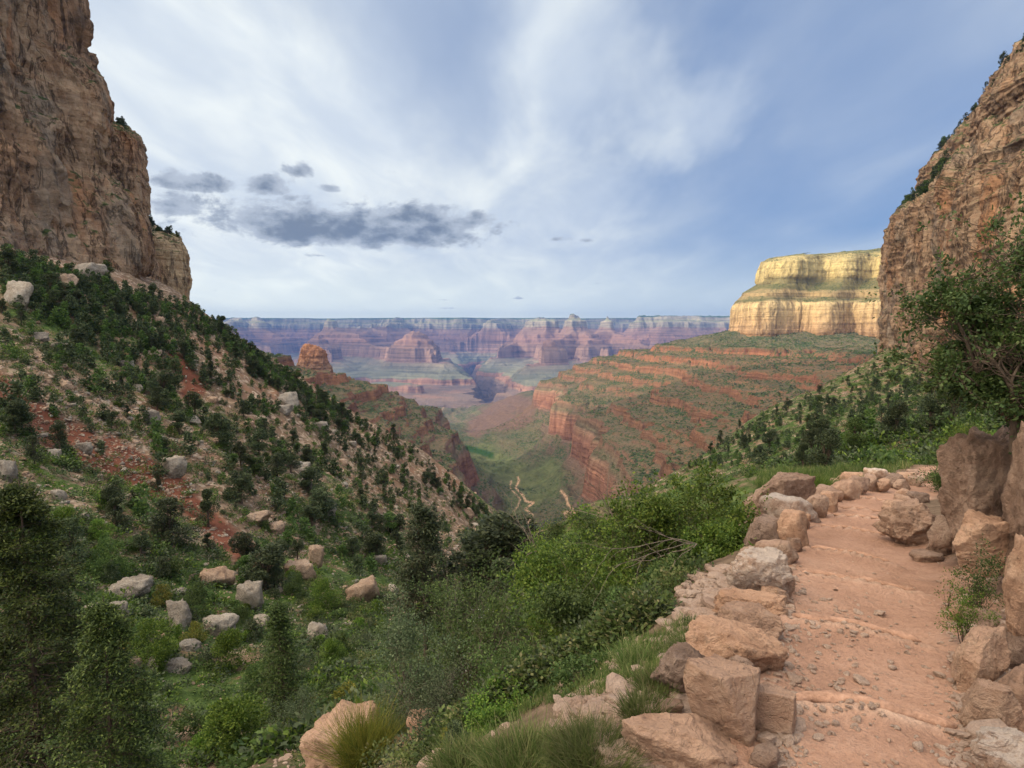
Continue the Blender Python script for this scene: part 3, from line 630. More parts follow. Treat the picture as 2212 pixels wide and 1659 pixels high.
# ------------------------------------------------------------------ cliffs
def cliff_mat(name, pale, tan, dark, rust, streak=1.0, bedk=1.0, size=1.0):
    m, n = new_mat(name); g = n('ShaderNodeNewGeometry'); p = g.outputs['Position']
    s = 1.0 / size
    n1 = NOI(n, p, .035 * s, 6.0, .6); n2 = NOI(n, p, .16 * s, 7.0, .65, .6)
    col = RAMP(n, M_(n, 'ADD', M_(n, 'MULTIPLY', n1, .5), M_(n, 'MULTIPLY', n2, .5)), [(0.34, dark), (0.46, tan), (0.56, pale), (0.66, tan)])
    ru = MR(n, NOI(n, p, .05 * s, 5.0, .6, sc=(1, 1, .35)), .52, .66)
    col = MIX(n, M_(n, 'MULTIPLY', ru, .75), col, rust)
    st = NOI(n, p, 1.0, 7.0, .62, sc=(.20 * s, .20 * s, .012 * s))          # dark water streaks down the face
    sm = M_(n, 'MULTIPLY', MR(n, st, .53, .66), MR(n, NOI(n, p, .03 * s, 3.0), .42, .6))
    col = MIX(n, M_(n, 'MULTIPLY', sm, .75 * streak), col, tuple(c * .55 for c in dark))
    bed = NOI(n, p, 1.0, 5.0, .6, .3, sc=(.012 * s, .012 * s, .42 * s))
    col = MIX(n, .8 * bedk, col, MIX(n, 1.0, col, RAMP(n, bed, [(0.32, (.62, .6, .58)), (0.48, (1, 1, 1)), (.68, (1.22, 1.2, 1.16))]), 'MULTIPLY'))
    crack = VOR(n, p, .09 * s, 'DISTANCE_TO_EDGE', sc=(1, 1, .45)); ck = MR(n, crack, 0.035, 0.0)
    col = MIX(n, M_(n, 'MULTIPLY', ck, .0), col, dark)
    vc = NOI(n, p, 1.0, 6.0, .7, .8, sc=(.11 * s, .11 * s, .03 * s)); vk = MR(n, M_(n, 'ABSOLUTE', M_(n, 'SUBTRACT', vc, .5)), .022, .0)
    col = MIX(n, M_(n, 'MULTIPLY', vk, .55), col, tuple(c * .4 for c in dark))
    gy = MR(n, NOI(n, p, .022 * s, 6.0, .6, .8), .50, .60); col = MIX(n, M_(n, 'MULTIPLY', gy, .55), col, MIX(n, n2, tuple(c * .9 for c in dark), (.36, .31, .25)))
    nz = n('ShaderNodeSeparateXYZ', {0: g.outputs['Normal']}).outputs[2]
    veg = M_(n, 'MULTIPLY', MR(n, nz, .45, .75), MR(n, NOI(n, p, .25 * s, 5.0, .7), .40, .52))
    col = MIX(n, veg, col, RAMP(n, n2, [(.3, (.035, .05, .02)), (.6, (.09, .11, .04))]))
    h = M_(n, 'ADD', M_(n, 'MULTIPLY', n2, 1.0), M_(n, 'MULTIPLY', NOI(n, p, .8 * s, 7.0, .7), .5))
    h = M_(n, 'SUBTRACT', h, M_(n, 'MULTIPLY', vk, .8)); h = M_(n, 'ADD', h, M_(n, 'MULTIPLY', bed, .5 * bedk))
    return finish(m, n, col, .93, (h, .9, 3.0 * size), .08)

def rockface(name, rows, nr, nc, mat, amp=1.0, seed=0, size=1.0, bed=.5, flute=1.0, linear=False, label=None, damp_edges=True, tops=0):
    """rows of (u, v, depth) points, bottom to top, become a displaced rock face"""
    ctrl = np.array([[P(*q) if len(q) == 3 else np.array(q[:3]) for q in r] for r in rows])
    B, N = patch(ctrl, nr, nc, linear)
    x, y, z = B[..., 0] / size, B[..., 1] / size, B[..., 2] / size
    blocks = fbm3(x / 26, y / 26, z / 34, 4, .5, seed, True)
    fl = fbm3(x / 9, y / 9, z / 60, 4, .55, seed + 3, True)
    small = fbm3(x / 4.5, y / 4.5, z / 5.5, 4, .6, seed + 5, True)
    be = n2d(z / 3.2 + .6 * n2d(x / 30, y / 30, 4), x / 160, seed + 7) + .6 * n2d(z / 1.3, x / 90, seed + 8)
    # stepped joints: flat slabs with sharp breaks
    q = fbm3(x / 15, y / 15, z / 45, 3, .5, seed + 11) * 4.5; slab = np.floor(q) + sstep(q - np.floor(q), .8, 1.0)
    d = amp * (2.4 * blocks + 1.5 * flute * fl + .75 * small + bed * 1.3 * (np.floor(be * 2) / 2 * .7 + be * .3) + 1.7 * slab) * size
    B = B + N * d[..., None]
    o = mesh(name, B, grid_quads(nr, nc), mats=mat)
    tag(o, label, kind='structure'); return o, B
MAT_CLIFF = cliff_mat('tan_cliff_stone', (.41, .28, .185), (.30, .18, .11), (.14, .098, .072), (.37, .18, .09))
MAT_CLIFF2 = cliff_mat('pale_cliff_stone', (.52, .38, .24), (.42, .28, .17), (.24, .16, .11), (.42, .22, .12), streak=.4, bedk=1.0)
# left wall, nearest: face from out of frame to its corner, then turning away
W = 'cliff'
_, LW1 = rockface(W, [
    [(-1500, 640, 95), (-700, 620, 120), (-250, 600, 150), (0, 590, 168), (120, 610, 184), (225, 640, 205), (262, 650, 220), (275, 640, 260), (262, 630, 330)],
    [(-1500, 480, 96), (-700, 510, 121), (-250, 500, 152), (0, 500, 170), (120, 505, 187), (225, 520, 208), (290, 525, 224), (295, 520, 264), (262, 520, 330)],
    [(-1500, 250, 98), (-700, 300, 123), (-250, 330, 155), (0, 345, 174), (80, 350, 191), (165, 355, 212), (212, 360, 229), (215, 360, 270), (200, 360, 340)],
    [(-1500, 0, 100), (-700, 80, 126), (-250, 150, 158), (0, 190, 178), (60, 205, 196), (150, 215, 215), (208, 222, 232), (185, 222, 280), (160, 222, 350)],
    [(-1500, -150, 104), (-700, -60, 130), (-250, 20, 164), (0, 60, 186), (45, 80, 204), (110, 100, 222), (150, 110, 238), (138, 115, 290), (120, 120, 360)],
    [(-1500, -330, 108), (-700, -220, 135), (-250, -110, 170), (0, -60, 194), (50, -40, 212), (120, -10, 230), (157, 15, 246), (140, 15, 300), (110, 15, 370)],
    [(-1500, -520, 112), (-700, -400, 140), (-250, -290, 176), (0, -220, 202), (50, -190, 220), (100, -170, 238), (125, -160, 256), (110, -160, 320), (80, -150, 400)],
    [(-1500, -620, 150), (-700, -520, 190), (-250, -380, 240), (0, -300, 270), (60, -260, 290), (60, -230, 310), (80, -210, 340), (70, -210, 380), (50, -190, 450)]],
    420, 620, MAT_CLIFF, amp=.95, seed=3, bed=.35, label='tall tan cliff wall filling the upper left, streaked with dark stains')
_, LW2 = rockface(W, [
    [(150, 650, 250), (236, 670, 252), (286, 675, 256), (326, 680, 262), (338, 680, 300), (331, 680, 360)],
    [(150, 500, 250), (236, 510, 252), (276, 512, 256), (308, 516, 262), (316, 516, 300), (308, 516, 360)],
    [(150, 400, 252), (236, 400, 254), (276, 402, 258), (304, 404, 264), (311, 404, 300), (301, 404, 360)],
    [(150, 310, 254), (226, 310, 257), (268, 312, 261), (297, 322, 267), (300, 324, 305), (286, 324, 365)],
    [(150, 255, 258), (221, 262, 262), (251, 268, 266), (271, 278, 272), (276, 280, 310), (266, 280, 370)],
    [(150, 225, 275), (216, 240, 280), (231, 250, 285), (241, 262, 295), (244, 268, 330), (236, 275, 380)]],
    260, 260, MAT_CLIFF, amp=.55, seed=9, bed=1.0, label='second tan cliff tier of thin tilted beds behind the first wall')
_, LW3 = rockface(W, [
    [(240, 700, 283), (296, 700, 284), (346, 700, 286), (386, 705, 290), (402, 705, 296), (406, 705, 330), (386, 705, 400)],
    [(240, 600, 283), (296, 605, 284), (346, 606, 286), (384, 608, 290), (397, 610, 297), (402, 610, 330), (386, 610, 400)],
    [(240, 545, 284), (296, 545, 285), (346, 546, 287), (382, 548, 291), (394, 552, 298), (396, 552, 330), (382, 552, 400)],
    [(240, 508, 286), (294, 508, 287), (336, 512, 289), (364, 518, 293), (382, 524, 300), (384, 524, 330), (371, 524, 400)],
    [(240, 500, 305), (286, 492, 308), (321, 498, 312), (351, 508, 316), (368, 518, 322), (374, 520, 345), (366, 520, 400)],
    [(240, 430, 330), (276, 440, 335), (304, 458, 340), (321, 476, 345), (336, 495, 350), (346, 505, 370), (346, 510, 410)]],
    200, 240, MAT_CLIFF2, amp=.42, seed=15, bed=1.0, label='lowest pale cliff tier at the outer corner with trees on its ledge')
# right wall
_, RW1 = rockface(W, [
    [(2150, 830, 560), (1975, 830, 560), (1925, 835, 520), (1917, 838, 490), (1935, 840, 440), (1985, 850, 380), (2060, 870, 310), (2180, 900, 240), (2500, 950, 190)],
    [(2150, 740, 560), (1975, 740, 560), (1925, 742, 520), (1914, 742, 494), (1932, 744, 444), (1985, 746, 384), (2060, 748, 314), (2180, 750, 244), (2500, 760, 194)],
    [(2150, 640, 560), (1980, 640, 560), (1932, 640, 522), (1916, 640, 498), (1930, 640, 448), (1985, 640, 388), (2060, 640, 318), (2180, 640, 248), (2500, 600, 198)],
    [(2150, 540, 560), (1985, 540, 560), (1935, 545, 524), (1918, 548, 500), (1930, 545, 450), (1985, 530, 390), (2060, 515, 320), (2180, 495, 250), (2500, 440, 200)],
    [(2150, 490, 560), (1995, 488, 562), (1940, 488, 528), (1922, 488, 505), (1935, 475, 455), (1985, 450, 395), (2060, 415, 325), (2180, 380, 256), (2500, 290, 206)],
    [(2150, 470, 560), (2010, 462, 566), (1960, 462, 536), (1945, 462, 515), (1960, 448, 466), (2000, 425, 405), (2065, 385, 333), (2180, 330, 262), (2500, 200, 212)],
    [(2150, 440, 560), (2020, 435, 575), (1985, 438, 550), (1980, 436, 530), (1990, 425, 480), (2020, 395, 418), (2075, 350, 343), (2185, 280, 270), (2500, 120, 220)],
    [(2150, 420, 640), (2040, 415, 640), (2005, 415, 620), (2000, 412, 600), (2020, 395, 550), (2050, 355, 490), (2105, 300, 415), (2230, 190, 330), (2600, -20, 280)]],
    300, 460, MAT_CLIFF, amp=1.0, seed=21, bed=.5, label='tall reddish cliff wall at the right edge behind the tree')
_, RW2 = rockface(W, [
    [(2150, 450, 585), (2020, 440, 582), (1990, 440, 552), (1984, 436, 534), (1995, 425, 490), (2040, 395, 440), (2110, 340, 380), (2250, 250, 290), (2600, 100, 240)],
    [(2150, 410, 585), (2020, 408, 584), (1992, 408, 555), (1983, 406, 536), (1995, 395, 494), (2040, 362, 444), (2100, 310, 384), (2230, 200, 294), (2600, 0, 244)],
    [(2150, 385, 585), (2022, 380, 588), (1996, 380, 560), (1988, 378, 542), (2005, 360, 498), (2045, 325, 448), (2100, 275, 388), (2205, 160, 300), (2600, -80, 248)],
    [(2150, 350, 600), (2040, 360, 600), (2020, 358, 575), (2015, 350, 555), (2040, 325, 515), (2070, 290, 465), (2120, 235, 405), (2212, 110, 318), (2600, -160, 262)],
    [(2170, 300, 640), (2080, 320, 640), (2060, 310, 620), (2060, 300, 600), (2085, 280, 560), (2110, 245, 510), (2160, 185, 440), (2240, 60, 350), (2600, -260, 290)]],
    180, 400, MAT_CLIFF, amp=.7, seed=27, bed=1.2, label='upper tier of the right-hand wall stepping up out of the frame')

# yellow mesa catching the sun
MES_PLAN = [(1598, 2900), (1582, 2500), (1590, 2300), (1612, 2180), (1650, 2140), (1720, 2190), (1780, 2120), (1840, 2150), (1900, 2000), (1960, 1950), (2060, 1900), (2200, 1800)]
def mesrow(v_of, back):
    r = []
    for i, (u, d) in enumerate(MES_PLAN):
        q = P(u, v_of(u), d); c = np.array([2600.0, 3400.0, 0]) ; w = c - q; w[2] = 0; w /= np.linalg.norm(w)
        dd = q + w * back; t = P(u, v_of(u), 2000.0)      # keep the height asked for once it is set back
        r.append(np.array([dd[0], dd[1], dd[2] + back * (719 - v_of(u)) / F * .9]))
    return r
MAT_MESA = strata_mat('yellow_mesa_rock', (-60, 330), [(-60, (0.144, 0.103, 0.062)), (-10, (0.243, 0.146, 0.078)), (10, (0.315, 0.206, 0.117)), (60, (0.405, 0.284, 0.148)), (108, (0.414, 0.310, 0.164)), (118, (0.126, 0.112, 0.055)), (132, (0.270, 0.198, 0.101)), (150, (0.270, 0.198, 0.101)), (158, (0.135, 0.120, 0.055)), (196, (0.180, 0.150, 0.070)), (206, (0.342, 0.267, 0.121)), (245, (0.396, 0.318, 0.148)), (285, (0.306, 0.245, 0.117)), (330, (0.126, 0.129, 0.062))],
   speck=(.04, .05, .02), sc=1.3, spk=.42, bedc=((.84, .81, .78), (1.08, 1.07, 1.05)), stk=1.0)
vb = lambda k: (lambda u: k[0] + (k[1] - k[0]) * (u - 1570) / 340)
_m = [(vb((735, 765)), 0), (vb((712, 735)), 4), (vb((690, 705)), 10), (vb((664, 668)), 18), (vb((652, 654)), 26), (vb((640, 645)), 60), (vb((634, 632)), 66), (vb((618, 606)), 150), (vb((607, 600)), 165), (vb((590, 572)), 176), (vb((572, 556)), 190), (vb((566, 546)), 230), (vb((562, 540)), 420)]
ctrl = [mesrow(f, b) for f, b in _m]
B, N = patch(ctrl, 330, 620, True)
x, y, z = B[..., 0], B[..., 1], B[..., 2]
ed = sstep(z, 95, 130) * (1 - sstep(z, 190, 215))
d = np.linspace(.35, 1, 620)[None] ** .7 * (30 * fbm3(x / 200, y / 200, z / 900, 3, .5, 71, True) + 20 * fbm3(x / 55, y / 55, z / 260, 4, .6, 72, True) + 2 * n2d(z / 9, x / 400, 73) + 5 * fbm3(x / 18, y / 18, z / 30, 3, .6, 74)) * (1 - .6 * ed)
B = B + N * d[..., None] * np.array([1, 1, .25])
tag(mesh('mesa', B, grid_quads(330, 620), mats=MAT_MESA), 'sunlit yellow mesa with two cliff bands divided by a scrubby slope', kind='structure')

# red rock tower on the left ridge
tb = P(672, 815, 1500); 
th = np.linspace(0, 2 * math.pi, 200); rws = []
prof = [(0, 110), (.14, 84), (.27, 58), (.36, 40), (.55, 35), (.72, 30), (.86, 24), (.95, 15), (1.0, 2)]
for t_, r_ in prof: rws.append([(tb[0] + (r_ * (1.05 if math.cos(a) > 0 else .92)) * math.cos(a) + (10 * t_ if t_ < .8 else 6), tb[1] + r_ * .9 * math.sin(a), tb[2] - 32 + t_ * 110) for a in th[:-1:8]] )
rws = [r + [r[0]] for r in rws]
B, N = patch(np.array(rws), 130, 260, True)
x, y, z = B[..., 0], B[..., 1], B[..., 2]
d = 8 * fbm3(x / 14, y / 16, z / 60, 4, .55, 81, True) + 7 * fbm3(x / 30, y / 30, z / 34, 3, .5, 86) + 3.2 * fbm3(x / 8, y / 8, z / 9, 4, .6, 82) + 1.3 * n2d(z / 4, x / 60, 83)
seam = np.linspace(0, 1, 260); w_ = np.minimum(seam, 1 - seam); d = d * sstep(w_, 0, .02)[None, :]
B = B - N * d[..., None] * (1 if N[60, 0, 0] * 1 < 0 else -1)
MAT_TOWER = strata_mat('orange_tower_rock', (-200, 80), [(-200, (.3, .15, .09)), (-80, (.22, .13, .085)), (-50, (.29, .145, .085)), (-10, (.34, .165, .095)), (40, (.36, .18, .10))], sc=2.5, specks=False)
tag(mesh('rock_tower', B, grid_quads(130, 260), mats=MAT_TOWER), 'blocky orange rock tower standing on the left ridge crest', kind='structure')

# unseen clouds added far off towards the sun to cast shade over the near valley and in patches on the canyon
MAT_SHADE_CLOUD, n = new_mat('shade_cloud_white')
tr = n('ShaderNodeBsdfTranslucent', {'Color': (.9, .9, .92, 1)}); df = n('ShaderNodeBsdfDiffuse', {'Color': (.9, .9, .92, 1)})
mx = n('ShaderNodeMixShader', {0: .35, 1: df.outputs[0], 2: tr.outputs[0]}); out = n('ShaderNodeOutputMaterial'); MAT_SHADE_CLOUD.node_tree.links.new(mx.outputs[0], out.inputs[0])
import bmesh
def ico(sub):
    bm = bmesh.new(); bmesh.ops.create_icosphere(bm, subdivisions=sub, radius=1.0)
    bm.verts.ensure_lookup_table(); V = np.array([v.co[:] for v in bm.verts]); Fc = np.array([[v.index for v in f.verts] for f in bm.faces]); bm.free(); return V, Fc
ICO6 = ico(6); ICO5 = ico(5); ICO4 = ico(4); ICO3 = ico(3); ICO2 = ico(2); ICO1 = ico(1)
PERP = np.array([-SUN[1], SUN[0], 0.0]); PERP /= np.linalg.norm(PERP); PERP *= np.sign(PERP[1])
QUP = np.cross(SUN, PERP); QUP *= np.sign(QUP[2])
#        across, up, half across, half up, distance along the sun direction
SHADE_CLOUDS = [(-250, -1480, 2250, 2060, 16500), (12100, -400, 1700, 1000, 16500), (9400, 0, 650, 520, 16500), (17200, 800, 1500, 3600, 16500), (14000, 1700, 500, 900, 16500), (11300, 1500, 500, 850, 16500), (9700, 3000, 480, 420, 16500), (7600, 500, 350, 900, 16500), (13600, 3300, 420, 500, 16500)]
for i, (a, q, ra, rq, dist) in enumerate(SHADE_CLOUDS):
    V, Fc = ICO5; c = SUN * dist + PERP * a + QUP * q
    sq = 1 / (np.abs(V[:, 0]) ** 4 + np.abs(V[:, 1]) ** 4 + np.abs(V[:, 2]) ** 4) ** .25
    L = V * sq[:, None] * (1 + (.07 if i == 0 else .25) * fbm3(V[:, 0] * 2 + i, V[:, 1] * 2, V[:, 2] * 2, 4, .55, 90 + i))[:, None]
    W_ = c + L[:, 0:1] * ra * PERP + L[:, 1:2] * rq * QUP + L[:, 2:3] * 500 * SUN
    o = mesh('shade_cloud', W_, tris=Fc, mats=MAT_SHADE_CLOUD)
    tag(o, 'one of the unseen clouds added left of the view to cast shade', kind='structure')

HAZE = 4.3e-5
# the blue air between
lo = -1300.0; hi = 620.0
X_, Y_ = 15600, 19000
hb = [(-X_, -700, lo), (X_, -700, lo), (X_, Y_, lo), (-X_, Y_, lo), (-X_, -700, hi), (X_, -700, hi), (X_, Y_, hi), (-X_, Y_, hi)]
m = bpy.data.materials.new('blue_air'); m.use_nodes = True; n = NT(m.node_tree)
pv = n('ShaderNodeVolumePrincipled', {'Color': (0.060, 0.20, 0.56, 1), 'Density': HAZE, 'Anisotropy': 0.15})
out = n('ShaderNodeOutputMaterial'); m.node_tree.links.new(pv.outputs[0], out.inputs['Volume'])
o = mesh('haze', hb, quads=[(0, 3, 2, 1), (4, 5, 6, 7), (0, 1, 5, 4), (1, 2, 6, 5), (2, 3, 7, 6), (3, 0, 4, 7)], mats=m, smooth=False)
tag(o, 'blue haze filling the canyon', kind='stuff')
# ------------------------------------------------------------------ rocks
def rock_mat(name, pale, base, dark, size=1.0, top=None, patch_=.5):
    m, n = new_mat(name); g = n('ShaderNodeNewGeometry')
    oi = n('ShaderNodeObjectInfo'); p0 = g.outputs['Position']
    p = p0
    s = 1 / size
    n1 = NOI(n, p, 1.5 * s, 6.0, .62); n2 = NOI(n, p, 9.0 * s, 8.0, .7, .4); n3 = NOI(n, p, 45.0 * s, 6.0, .7)
    f = M_(n, 'ADD', M_(n, 'ADD', M_(n, 'MULTIPLY', n1, .45), M_(n, 'MULTIPLY', n2, .40)), M_(n, 'MULTIPLY', n3, .15))
    col = RAMP(n, f, [(0.36, dark), (0.47, base), (0.60, pale)])
    nz = n('ShaderNodeSeparateXYZ', {0: g.outputs['Normal']}).outputs[2]
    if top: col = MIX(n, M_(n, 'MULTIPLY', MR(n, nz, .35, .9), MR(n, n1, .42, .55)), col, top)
    lich = MR(n, NOI(n, p, 6.0 * s, 7.0, .75), .57, .66)
    col = MIX(n, M_(n, 'MULTIPLY', lich, patch_), col, tuple(c * .75 for c in dark))
    var = n('ShaderNodeHueSaturation', {'Hue': 0.5, 'Saturation': M_(n, 'ADD', .82, M_(n, 'MULTIPLY', oi.outputs['Random'], .18)), 'Value': M_(n, 'ADD', .82, M_(n, 'MULTIPLY', oi.outputs['Random'], .36)), 'Color': col}).outputs[0]
    ck = MR(n, VOR(n, n('ShaderNodeVectorMath', {0: p, 1: n('ShaderNodeVectorMath', {0: n('ShaderNodeTexNoise', {'Vector': p, 'Scale': 3.0 * s}).outputs['Color'], 3: .35 * size}, operation='SCALE').outputs[0]}, operation='ADD').outputs[0], 1.9 * s, 'DISTANCE_TO_EDGE', sc=(1, .7, 1.6)), .03, 0.0)
    wr = NOI(n, p, 2.2 * s, 4.0, .55, 1.2); ck = M_(n, 'MULTIPLY', MR(n, M_(n, 'ABSOLUTE', M_(n, 'SUBTRACT', wr, .5)), .012, 0.0), MR(n, n1, .45, .55))
    var = MIX(n, M_(n, 'MULTIPLY', ck, .22), var, tuple(c * .4 for c in dark))
    pit = MR(n, VOR(n, p, 16.0 * s), .32, .1)
    h = M_(n, 'ADD', M_(n, 'MULTIPLY', n2, 1.3), M_(n, 'MULTIPLY', n3, .45)); h = M_(n, 'SUBTRACT', h, M_(n, 'MULTIPLY', M_(n, 'MULTIPLY', pit, lich), .35)); h = M_(n, 'SUBTRACT', h, M_(n, 'MULTIPLY', ck, .15))
    return finish(m, n, var, .92, (h, 1.0, .10 * size), .15)
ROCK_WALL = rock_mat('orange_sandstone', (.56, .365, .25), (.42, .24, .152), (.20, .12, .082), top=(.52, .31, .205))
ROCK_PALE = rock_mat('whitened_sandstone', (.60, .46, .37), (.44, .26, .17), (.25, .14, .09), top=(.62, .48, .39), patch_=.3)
ROCK_DARK = rock_mat('brown_weathered_rock', (.37, .25, .185), (.25, .155, .11), (.13, .085, .062), patch_=.6)
ROCK_GREY = rock_mat('grey_limestone', (.42, .36, .295), (.29, .235, .185), (.16, .125, .095), size=3.0)
ROCK_TAN = rock_mat('tan_limestone', (.47, .33, .235), (.34, .22, .145), (.20, .12, .08), size=3.0)
GRAVEL = rock_mat('pinkish_gravel', (.66, .45, .33), (.54, .34, .235), (.42, .25, .165), patch_=.2)
def rock_shape(seed, lod=ICO4, planes=16, rough=.06, flat=0.0, chunk=.85):
    rs = np.random.RandomState(seed); V, Fc = lod
    N = rs.normal(size=(planes, 3)); N /= np.linalg.norm(N, axis=1, keepdims=True)
    N = np.vstack([N, [[0, 0, 1], [0, 0, -1]]]); D = np.concatenate([rs.uniform(chunk - .22, chunk + .1, planes), [chunk - .12 - flat, .8]])
    dots = V @ N.T; r = np.where(dots > .05, D[None] / np.maximum(dots, .05), 9).min(1); r = np.minimum(r, 1.25)
    W_ = V * r[:, None]
    o = rs.uniform(-50, 50, 3); q = W_ + o
    W_ = W_ * (1 + .05 * fbm3(q[:, 0] * 1.1, q[:, 1] * 1.1, q[:, 2] * 1.1, 2, .5, seed % 31))[:, None]
    q3 = q * 2.6 + .5 * V; stp = fbm3(q3[:, 0], q3[:, 1], q3[:, 2] * 1.6, 3, .55, 3 + seed % 13) * 5; stp = np.floor(stp) + sstep(stp - np.floor(stp), .75, 1)
    W_ = W_ * (1 + rough * .42 * stp)[:, None]
    d = rough * (1.2 * fbm3(q[:, 0] * 2.2, q[:, 1] * 2.2, q[:, 2] * 2.2, 4, .55, seed % 97, True) + .6 * fbm3(q[:, 0] * 7, q[:, 1] * 7, q[:, 2] * 7, 3, .55, 7))
    if len(V) > 9000: d = d + rough * .35 * fbm3(q[:, 0] * 19, q[:, 1] * 19, q[:, 2] * 19, 3, .6, 9)
    return W_ * (1 + d)[:, None], Fc
_rc = {}
def rock_obj(name, u, v, w, h, mat, seed, label, cat='rock', group=None, lod=ICO4, planes=15, rough=.06, flat=0., deep=.85, yaw=None, tilt=0., depth=None, stretch_h=1.0):
    """a rock that fills about w x h photo pixels centred on (u, v), sitting on the ground there"""
    if depth is None:
        q = hit(u, v + .40 * h)
        if q is None: return None
        y = q[1]
    else: y = depth
    wm = w * y / F; hm = h * y / F * stretch_h
    V, Fc = rock_shape(seed, lod, planes, rough, flat)
    rs = np.random.RandomState(seed + 5); yaw = rs.uniform(-.5, .5) if yaw is None else yaw
    e = V.max(0) - V.min(0); V = (V - (V.max(0) + V.min(0)) / 2) / e
    V = V * np.array([wm * 1.22, wm * deep, hm * 1.26])
    R = np.array(Euler((0, tilt, yaw)).to_matrix()); V = V @ R.T
    c = P(u, v, y + wm * deep * .25)
    o = mesh(name, V, tris=Fc, mats=mat); o.location = c
    tag(o, label, cat, group); return o
G_W = 'rocks lining the outer edge of the path'
WALL = [ # u, v, w, h, material, seed, label, extra
 (1470, 1615, 225, 125, ROCK_WALL, 11, 'broad cracked orange rock at the very bottom, first of the path edging', dict(lod=ICO6, flat=.1, planes=12)),
 (1560, 1525, 160, 165, ROCK_WALL, 12, 'large flat-topped tilted slab dusted with sand, second of the path edging', dict(lod=ICO6, flat=.3, planes=9, tilt=.12, rough=.035)),
 (1482, 1462, 135, 118, ROCK_DARK, 13, 'brown overhanging rock leaning left beside the sandy flat slab', dict(lod=ICO6, planes=13)),
 (1672, 1540, 80, 100, ROCK_WALL, 14, 'smooth half-buried slab on the path side of the sandy flat slab', dict(lod=ICO6, planes=8, rough=.02, flat=.2)),
 (1580, 1412, 180, 120, ROCK_WALL, 15, 'long pitted rock sloping to the left just behind the flat slab', dict(lod=ICO6, planes=14)),
 (1622, 1358, 120, 84, ROCK_WALL, 16, 'blocky rock with a broken front face between the pitted rock and the wide one', dict(lod=ICO6, planes=14)),
 (1618, 1318, 135, 66, ROCK_WALL, 17, 'wide smooth-topped orange rock in the middle of the edging', dict(lod=ICO6, flat=.15, planes=11)),
 (1640, 1252, 122, 112, ROCK_PALE, 18, 'big rock with a bleached white top halfway along the edging', dict(lod=ICO6, planes=12)),
 (1678, 1200, 76, 58, ROCK_WALL, 19, 'rounded rock tucked behind the bleached one', dict(planes=14)),
 (1662, 1158, 96, 66, ROCK_DARK, 20, 'wedge-shaped rock with a dark hollow face turned to the camera', dict(planes=9)),
 (1712, 1148, 62, 74, ROCK_WALL, 21, 'upright rock on the path side of the dark wedge', dict(planes=13)),
 (1708, 1108, 108, 62, ROCK_PALE, 22, 'broad pale rock beside the big brown boulder', dict(planes=11, flat=.1)),
 (1684, 1076, 128, 92, ROCK_DARK, 23, 'big brown creased boulder standing outside the edging rocks', dict(lod=ICO6, planes=13, depth=11.8)),
 (1764, 1098, 44, 50, ROCK_WALL, 24, 'squarish rock right of the broad pale one', dict(planes=12)),
 (1790, 1088, 42, 46, ROCK_WALL, 25, 'narrow upright rock next along from the squarish one', dict()),
 (1776, 1068, 50, 34, ROCK_WALL, 26, 'low rock behind the squarish and narrow ones', dict()),
 (1822, 1062, 56, 42, ROCK_WALL, 27, 'humped rock where the edging starts to bend right', dict()),
 (1852, 1052, 46, 36, ROCK_WALL, 28, 'rounded tan rock in the bend of the edging', dict()),
 (1842, 1036, 52, 28, ROCK_WALL, 29, 'flat rock piled on the outer side of the bend', dict()),
 (1878, 1046, 40, 36, ROCK_WALL, 30, 'chunky rock just past the bend', dict()),
 (1893, 1028, 42, 28, ROCK_PALE, 31, 'pale rock on top of the pile past the bend', dict()),
 (1905, 1052, 34, 30, ROCK_WALL, 32, 'small square rock low in the pile', dict()),
 (1928, 1042, 42, 30, ROCK_DARK, 33, 'brown rock in the far part of the edging', dict()),
 (1950, 1050, 34, 24, ROCK_WALL, 34, 'small orange rock below the far pile', dict()),
 (1955, 1032, 38, 22, ROCK_WALL, 35, 'flat orange rock on the far pile', dict()),
 (1978, 1042, 32, 22, ROCK_WALL, 36, 'small rock near the end of the edging', dict()),
 (1998, 1034, 34, 20, ROCK_PALE, 37, 'pale rock near the end of the edging', dict()),
 (2020, 1028, 34, 16, ROCK_WALL, 38, 'last low rock of the edging before the bush', dict())]
for (u, v, w, h, mt, sd_, lb, kw) in WALL:
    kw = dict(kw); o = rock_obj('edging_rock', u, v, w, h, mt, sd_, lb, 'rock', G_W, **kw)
FILL = [(1545, 1365, 60, 46), (1700, 1262, 30, 40), (1600, 1455, 50, 60), (1690, 1235, 34, 30), (1735, 1130, 30, 34), (1650, 1190, 40, 30), (1440, 1540, 60, 50), (1625, 1205, 50, 36), (1575, 1290, 46, 34), (1520, 1395, 50, 36), (1745, 1085, 30, 26), (1808, 1045, 30, 20), (1865, 1030, 28, 18), (1915, 1030, 26, 16), (1970, 1022, 26, 14), (1655, 1640, 70, 50)]
for k, (u, v, w, h) in enumerate(FILL): rock_obj('wedge_stone', u, v, w, h, ROCK_WALL if k % 3 else ROCK_DARK, 700 + k, 'small filling stone wedged between the big edging rocks', 'rock', 'filling stones of the path edging')
